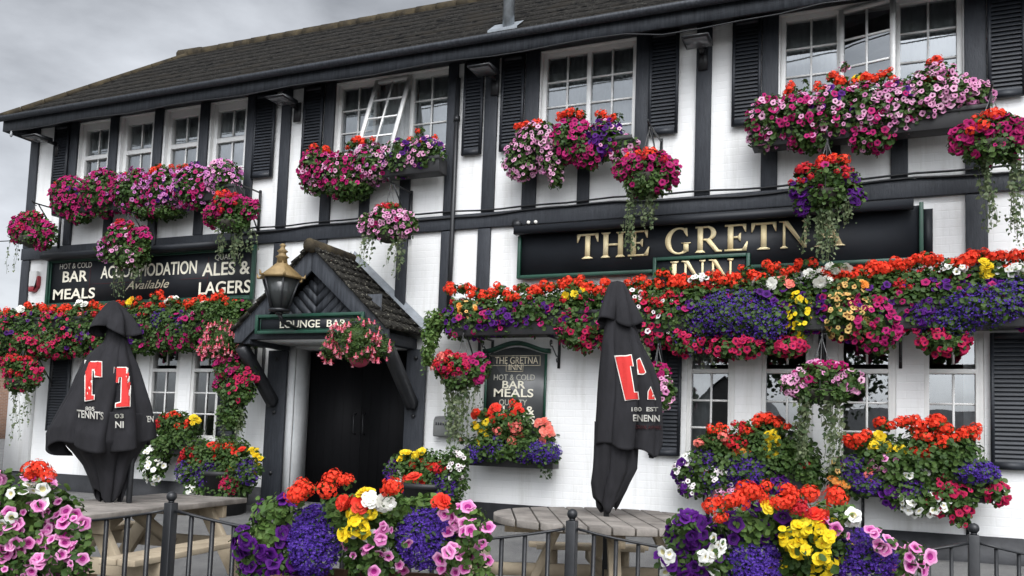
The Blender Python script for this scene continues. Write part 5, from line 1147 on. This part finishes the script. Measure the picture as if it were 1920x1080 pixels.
# ------------------------------------------------------------------ railing
fe=thing('metal_railing','black iron railing with ball topped posts and dipping top rails across the foreground','railing',(-.93,-5.5,-.1))
FPs=[np.array(p) for p in((-4.92,-6.73),(-3.59,-6.32),(-2.26,-5.91),(-.93,-5.5),(.29,-4.99),(1.51,-4.48))]
for p in FPs:
    pm=MB().box((p[0]-.017,p[1]-.017,-.12),(p[0]+.017,p[1]+.017,.855)).build('post',M['iron'],fe,bevel=.003)
    MB().lathe([(.0005,-.017),(.010,-.017),(.010,-.010)]+[(.0175*math.sin(q),.004-.0175*math.cos(q)) for q in np.linspace(.6,math.pi-.01,9)],(p[0],p[1],.872),16).build('ball_finial',M['iron'],pm,True)
bar=None
for a,b in zip(FPs[:-1],FPs[1:]):
    zt=lambda t:.832-.078*4*t*(1-t)
    for nm,zf,th in(('top_rail',zt,.010),('bottom_rail',lambda t:.02,.010)):
        m=MB(); V=[]; d=(b-a)/np.linalg.norm(b-a); nv=np.array([-d[1],d[0]]); ts=np.linspace(.016,.984,22)
        for t in ts:
            p=a+(b-a)*t; z=zf(t)
            for i,j in((-1,-1),(1,-1),(1,1),(-1,1)): V.append((p[0]+nv[0]*.009*i,p[1]+nv[1]*.009*i,z+.004*j))
        n=len(ts); m.add(V,[(4*i+k,4*i+(k+1)%4,4*i+4+(k+1)%4,4*i+4+k) for i in range(n-1) for k in range(4)]+[(0,1,2,3),(4*n-1,4*n-2,4*n-3,4*n-4)]); m.build(nm,M['iron'],fe)
    nb=18
    for k in range(1,nb):
        t=k/nb; p=a+(b-a)*t; m=MB().box((p[0]-.0058,p[1]-.0058,.024),(p[0]+.0058,p[1]+.0058,zt(t)-.0041)); m.build('baluster',M['iron'],fe)
# ------------------------------------------------------------------ planters on the railing
def rail_planter(i,px0,px1,py,label,blobs,extra=()):
    a,b=FPs[i],FPs[i+1]; mid=(a+b)/2; d=(b-a)/np.linalg.norm(b-a); nrm=np.array([-d[1],d[0],0]); fr=-nrm
    p0=np.array([mid[0],mid[1],.75])+fr*.15; A=FP(px0,py,p0,nrm); B=FP(px1,py,p0,nrm); z=(A[2]+B[2])/2
    r=thing('railing_planter',label,'planter',((A[0]+B[0])/2,(A[1]+B[1])/2,z-.2),'flower planters along the railing')
    m=MB(); D=np.array([d[0],d[1],0]); hl=np.linalg.norm(B-A)/2; c=(A+B)/2; bv=[]
    def obox(s0,s1,f0,f1,z0,z1):
        V=[c+D*s+fr*f+np.array([0,0,zz-c[2]]) for zz in(z0,z1) for s,f in((s0,f0),(s1,f0),(s1,f1),(s0,f1))]; m.add(V,[(3,2,1,0),(4,5,6,7),(0,1,5,4),(1,2,6,5),(2,3,7,6),(3,0,4,7)])
    nb=max(3,int(2*hl/.11))
    for k in range(nb): s0=-hl+2*hl*k/nb; obox(s0,s0+2*hl/nb-.006,.09,.11,z-.24,z+.002*(k%2))
    obox(-hl,hl,-.10,-.08,z-.24,z); obox(-hl,-hl+.018,-.0795,.0895,z-.24,z-.002); obox(hl-.018,hl,-.0795,.0895,z-.24,z-.002); obox(-hl+.0185,hl-.0185,-.0795,.0895,z-.22,z-.03)
    m.build('planter_box',M['woodb'],r)
    p=Plant(r,plane=(p0+fr*.02,nrm),near=True)
    for q in blobs: p.blob(*q[:4],*q[4:])
    p.done(); return r
rail_planter(1,-220,150,1075,'railing planter of large pink petunias in the bottom left corner',[
 (30,1000,90,80,'pp 20',.7,'round',2),(90,1040,70,70,'pp 14',.7,'round',2),(20,1060,80,60,'pp 14',.7),(-90,1020,90,90,'pp 14',.8,'round',2),(-190,1040,70,80,'pv 14',.8),(60,930,60,34,'pp 4',.7,'round',2),
 (-10,920,40,34,'pv 2,pp 3',.7),(120,960,34,34,'pp 3',.7),(140,1010,26,40,'pp 3',.7,'leaf',2),(150,1060,22,30,'pp 2',.6),
 (48,888,13,8,'g 2',.4),(64,880,11,8,'g 2',.4),(97,898,7,7,'g 1',.3),(5,890,14,10,'pp 2',.4),
 (75,915,24,9,'pw 5',.4),(35,925,18,8,'pw 3',.4),(80,950,16,8,'pw 1,pp 3',.4),(10,975,16,10,'pw 2',.4),(130,985,20,20,'pp 4',.5),(110,1030,24,24,'pp 6',.5),(60,1060,30,24,'pp 7',.5),(20,1010,26,26,'pp 6',.5),(150,1040,18,24,'pp 3',.5)])
rail_planter(2,530,850,1078,'railing planter with two big balls of blue lobelia in the middle of the foreground',[
 (500,1010,46,46,'pv 11',.8,'round',2),(480,1050,36,36,'pv 12',.7),(525,1060,36,30,'pv 9',.8),(520,960,46,30,'pv 4',.9,'leaf',2),(455,1010,16,26,'pv 5',.4),
 (592,1015,46,64,'lb 1500',.5,'thin',1),(590,975,38,26,'ld 220',.8),(800,1005,54,58,'lb 1500',.5,'thin',1),
 (690,1000,56,50,'by 2,pw 3',1.0),(650,960,50,30,'',.9,'round',2),(740,960,44,28,'',.9,'round',2),(700,1050,60,40,'pp 3',.9),(860,1030,50,50,'pp 7',.7,'leaf',2),(880,985,38,36,'pp 6',.7,'leaf',2),(880,1070,46,26,'pp 6',.8,'leaf',2),(790,950,36,22,'',.8,'round',2),
 (553,920,12,9,'g 3',.4),(575,915,13,9,'g 3',.4),(560,932,14,8,'g 3',.4),(628,902,10,9,'g 2',.4),(654,905,10,9,'g 2',.4),(612,916,8,9,'g 1',.4),(646,938,10,10,'br 3',.4),(678,952,10,9,'br 3',.4),(742,916,8,8,'g 2',.4),(824,944,9,9,'br 2',.4),(772,900,8,8,'br 1',.4),
 (704,937,16,13,'bw 3',.4),(727,937,8,9,'bw 2',.4),(688,928,7,6,'by 2',.4),(660,962,8,8,'vy 5',.4),(670,982,14,14,'vy 11',.6),(648,998,7,10,'vy 5',.5),(684,995,7,10,'vy 5',.5),(694,957,7,8,'vy 4',.4),
 (725,990,10,8,'pp 2',.4),(708,1010,14,10,'pp 3',.5),(700,1035,14,12,'pp 3',.5),(760,1012,8,8,'pp 1',.4),(695,1068,12,10,'pp 1',.5),(845,960,14,10,'pp 2',.4),(895,1000,26,24,'pp 4',.5),(845,1040,20,20,'pp 4',.5)])
rail_planter(3,1290,1680,1085,'railing planter topped with red geraniums and yellow violas in the bottom right of the photo',[
 (1300,1010,50,46,'pv 14',.8),(1275,1050,42,36,'pv 12,pw 4',.8),(1340,1060,44,36,'pv 8,pw 3',.8),(1310,1055,46,30,'pw 7',.6),(1280,985,26,24,'pv 5',.5),
 (1410,1060,52,54,'lb 1300',.5,'thin',1),(1618,1050,58,54,'lb 900,ld 300',.5,'thin',1),(1400,985,60,36,'pv 3',1.0,'round',2),(1460,970,50,28,'pv 3',1.0,'round',2),(1560,965,46,24,'',.9,'round',2),
 (1520,1020,70,50,'vy 14',.9),(1500,1060,50,36,'vy 8',.9),(1690,1060,40,36,'pp 8',.7,'leaf',2),(1720,1040,24,24,'pp 5',.5),
 (1345,955,14,10,'g 4',.4),(1360,942,16,9,'g 4',.4),(1380,935,10,8,'g 2',.4),(1345,968,10,8,'g 2',.4),(1405,925,13,9,'g 4',.4),(1420,930,10,8,'g 2',.4),(1468,922,13,9,'g 4',.4),(1462,945,14,10,'g 4',.4),(1485,940,9,12,'g 2',.4),(1495,955,9,8,'gd 2',.4),(1512,930,8,9,'g 2',.4),(1572,936,8,9,'g 2',.4),(1530,968,10,8,'br 3',.4),(1435,915,6,5,'g 1',.4),
 (1500,990,22,10,'vy 10',.5),(1525,985,18,14,'vy 9',.5),(1545,1005,18,16,'vy 9',.5),(1480,1010,16,12,'vy 8',.5),(1500,1030,16,12,'vy 7',.5),(1470,1000,14,10,'vy 5',.5),(1540,1040,14,12,'vy 4',.5),
 (1345,1015,12,10,'pw 3',.4),(1320,1045,14,12,'pw 5',.4),(1255,1035,12,10,'pw 3',.4),(1345,1030,8,8,'pw 2',.4),(1590,970,16,10,'pw 4',.5,'leaf',2),(1542,976,10,8,'pp 2',.4),(1580,1005,10,8,'pp 1',.4),(1560,992,10,6,'pp 1',.4),(1638,1000,10,8,'pp 2',.4),(1660,1020,14,12,'pp 4',.5),(1435,948,6,5,'by 1',.3)])

# ------------------------------------------------------------------ across the road (seen in the lower window panes)
def bungalow(x,y,w_,d_,he,hr,label,gable):
    r=thing('bungalow',label,'house',(x,y,-.1))
    m=MB(); m.box((x-w_/2,y-d_,-.1),(x+w_/2,y,he))
    if gable: m.add([(x-w_/2,y,he),(x+w_/2,y,he),(x,y,hr-.1),(x-w_/2,y-d_,he),(x+w_/2,y-d_,he),(x,y-d_,hr-.1)],[(0,1,2),(3,5,4)])
    m.build('wall',M['render'],r)
    if gable: m=MB().add([(x-w_/2-.3,y+.3,he-.2),(x,y+.3,hr),(x,y-d_,hr),(x-w_/2-.3,y-d_,he-.2),(x+w_/2+.3,y+.3,he-.2),(x+w_/2+.3,y-d_,he-.2)],[(0,1,2,3),(1,4,5,2)])
    else: m=MB().add([(x-w_/2-.3,y+.3,he-.1),(x+w_/2+.3,y+.3,he-.1),(x+w_/2-1.5,y-d_/2,hr),(x-w_/2+1.5,y-d_/2,hr),(x-w_/2-.3,y-d_-.3,he-.1),(x+w_/2+.3,y-d_-.3,he-.1)],[(0,1,2,3),(3,2,5,4),(0,3,4),(1,5,2)])
    m.build('roof',M['slate'],r,fix=False)
bungalow(-6.2,-30,4.4,8,2.2,4.2,'dark gabled bungalow across the road, reflected in the lower windows',True)
bungalow(2.8,-33,11,8,1.9,3.1,'long low hipped bungalow across the road, reflected in the lower windows',False)
bungalow(-24,-32,14,8,2.4,4.4,'hipped bungalow further along the road, reflected in the panes beside the porch',False)
def street_tree(x,y,h,label):
    r=thing('street_tree',label,'tree',(x,y,-.1)); m=MB(); m.tube([(x,y,-.1),(x+.1,y,1.5),(x,y+.1,h*.7)],[.2,.16,.05],8); tips=[]
    for k in range(9):
        q=k*2.4; z=h*(.32+.05*k); e=np.array([x+math.cos(q)*h*.25,y+math.sin(q)*h*.25,z+h*.2]); m.tube([(x,y,z),e],[.06,.015],6); tips.append(e)
    m.build('trunk',M['stem'],r); f=MB()
    for e in tips+[np.array([x,y,h*.9])]:
        n=420; p=e+rng.normal(0,h*.085,(n,3)); scatter(f,'leaf',p,rng.normal(0,1,(n,3)),rng.uniform(.12,.26,n),rng.uniform(0,6,n))
    f.build('crown',[M['leafd']],r,fix=False)
street_tree(-2.6,-27,7.5,'leafy tree across the road, reflected in the upper lights of the lower windows')
street_tree(-17,-26,8,'leafy tree across the road, reflected in the panes beside the porch')
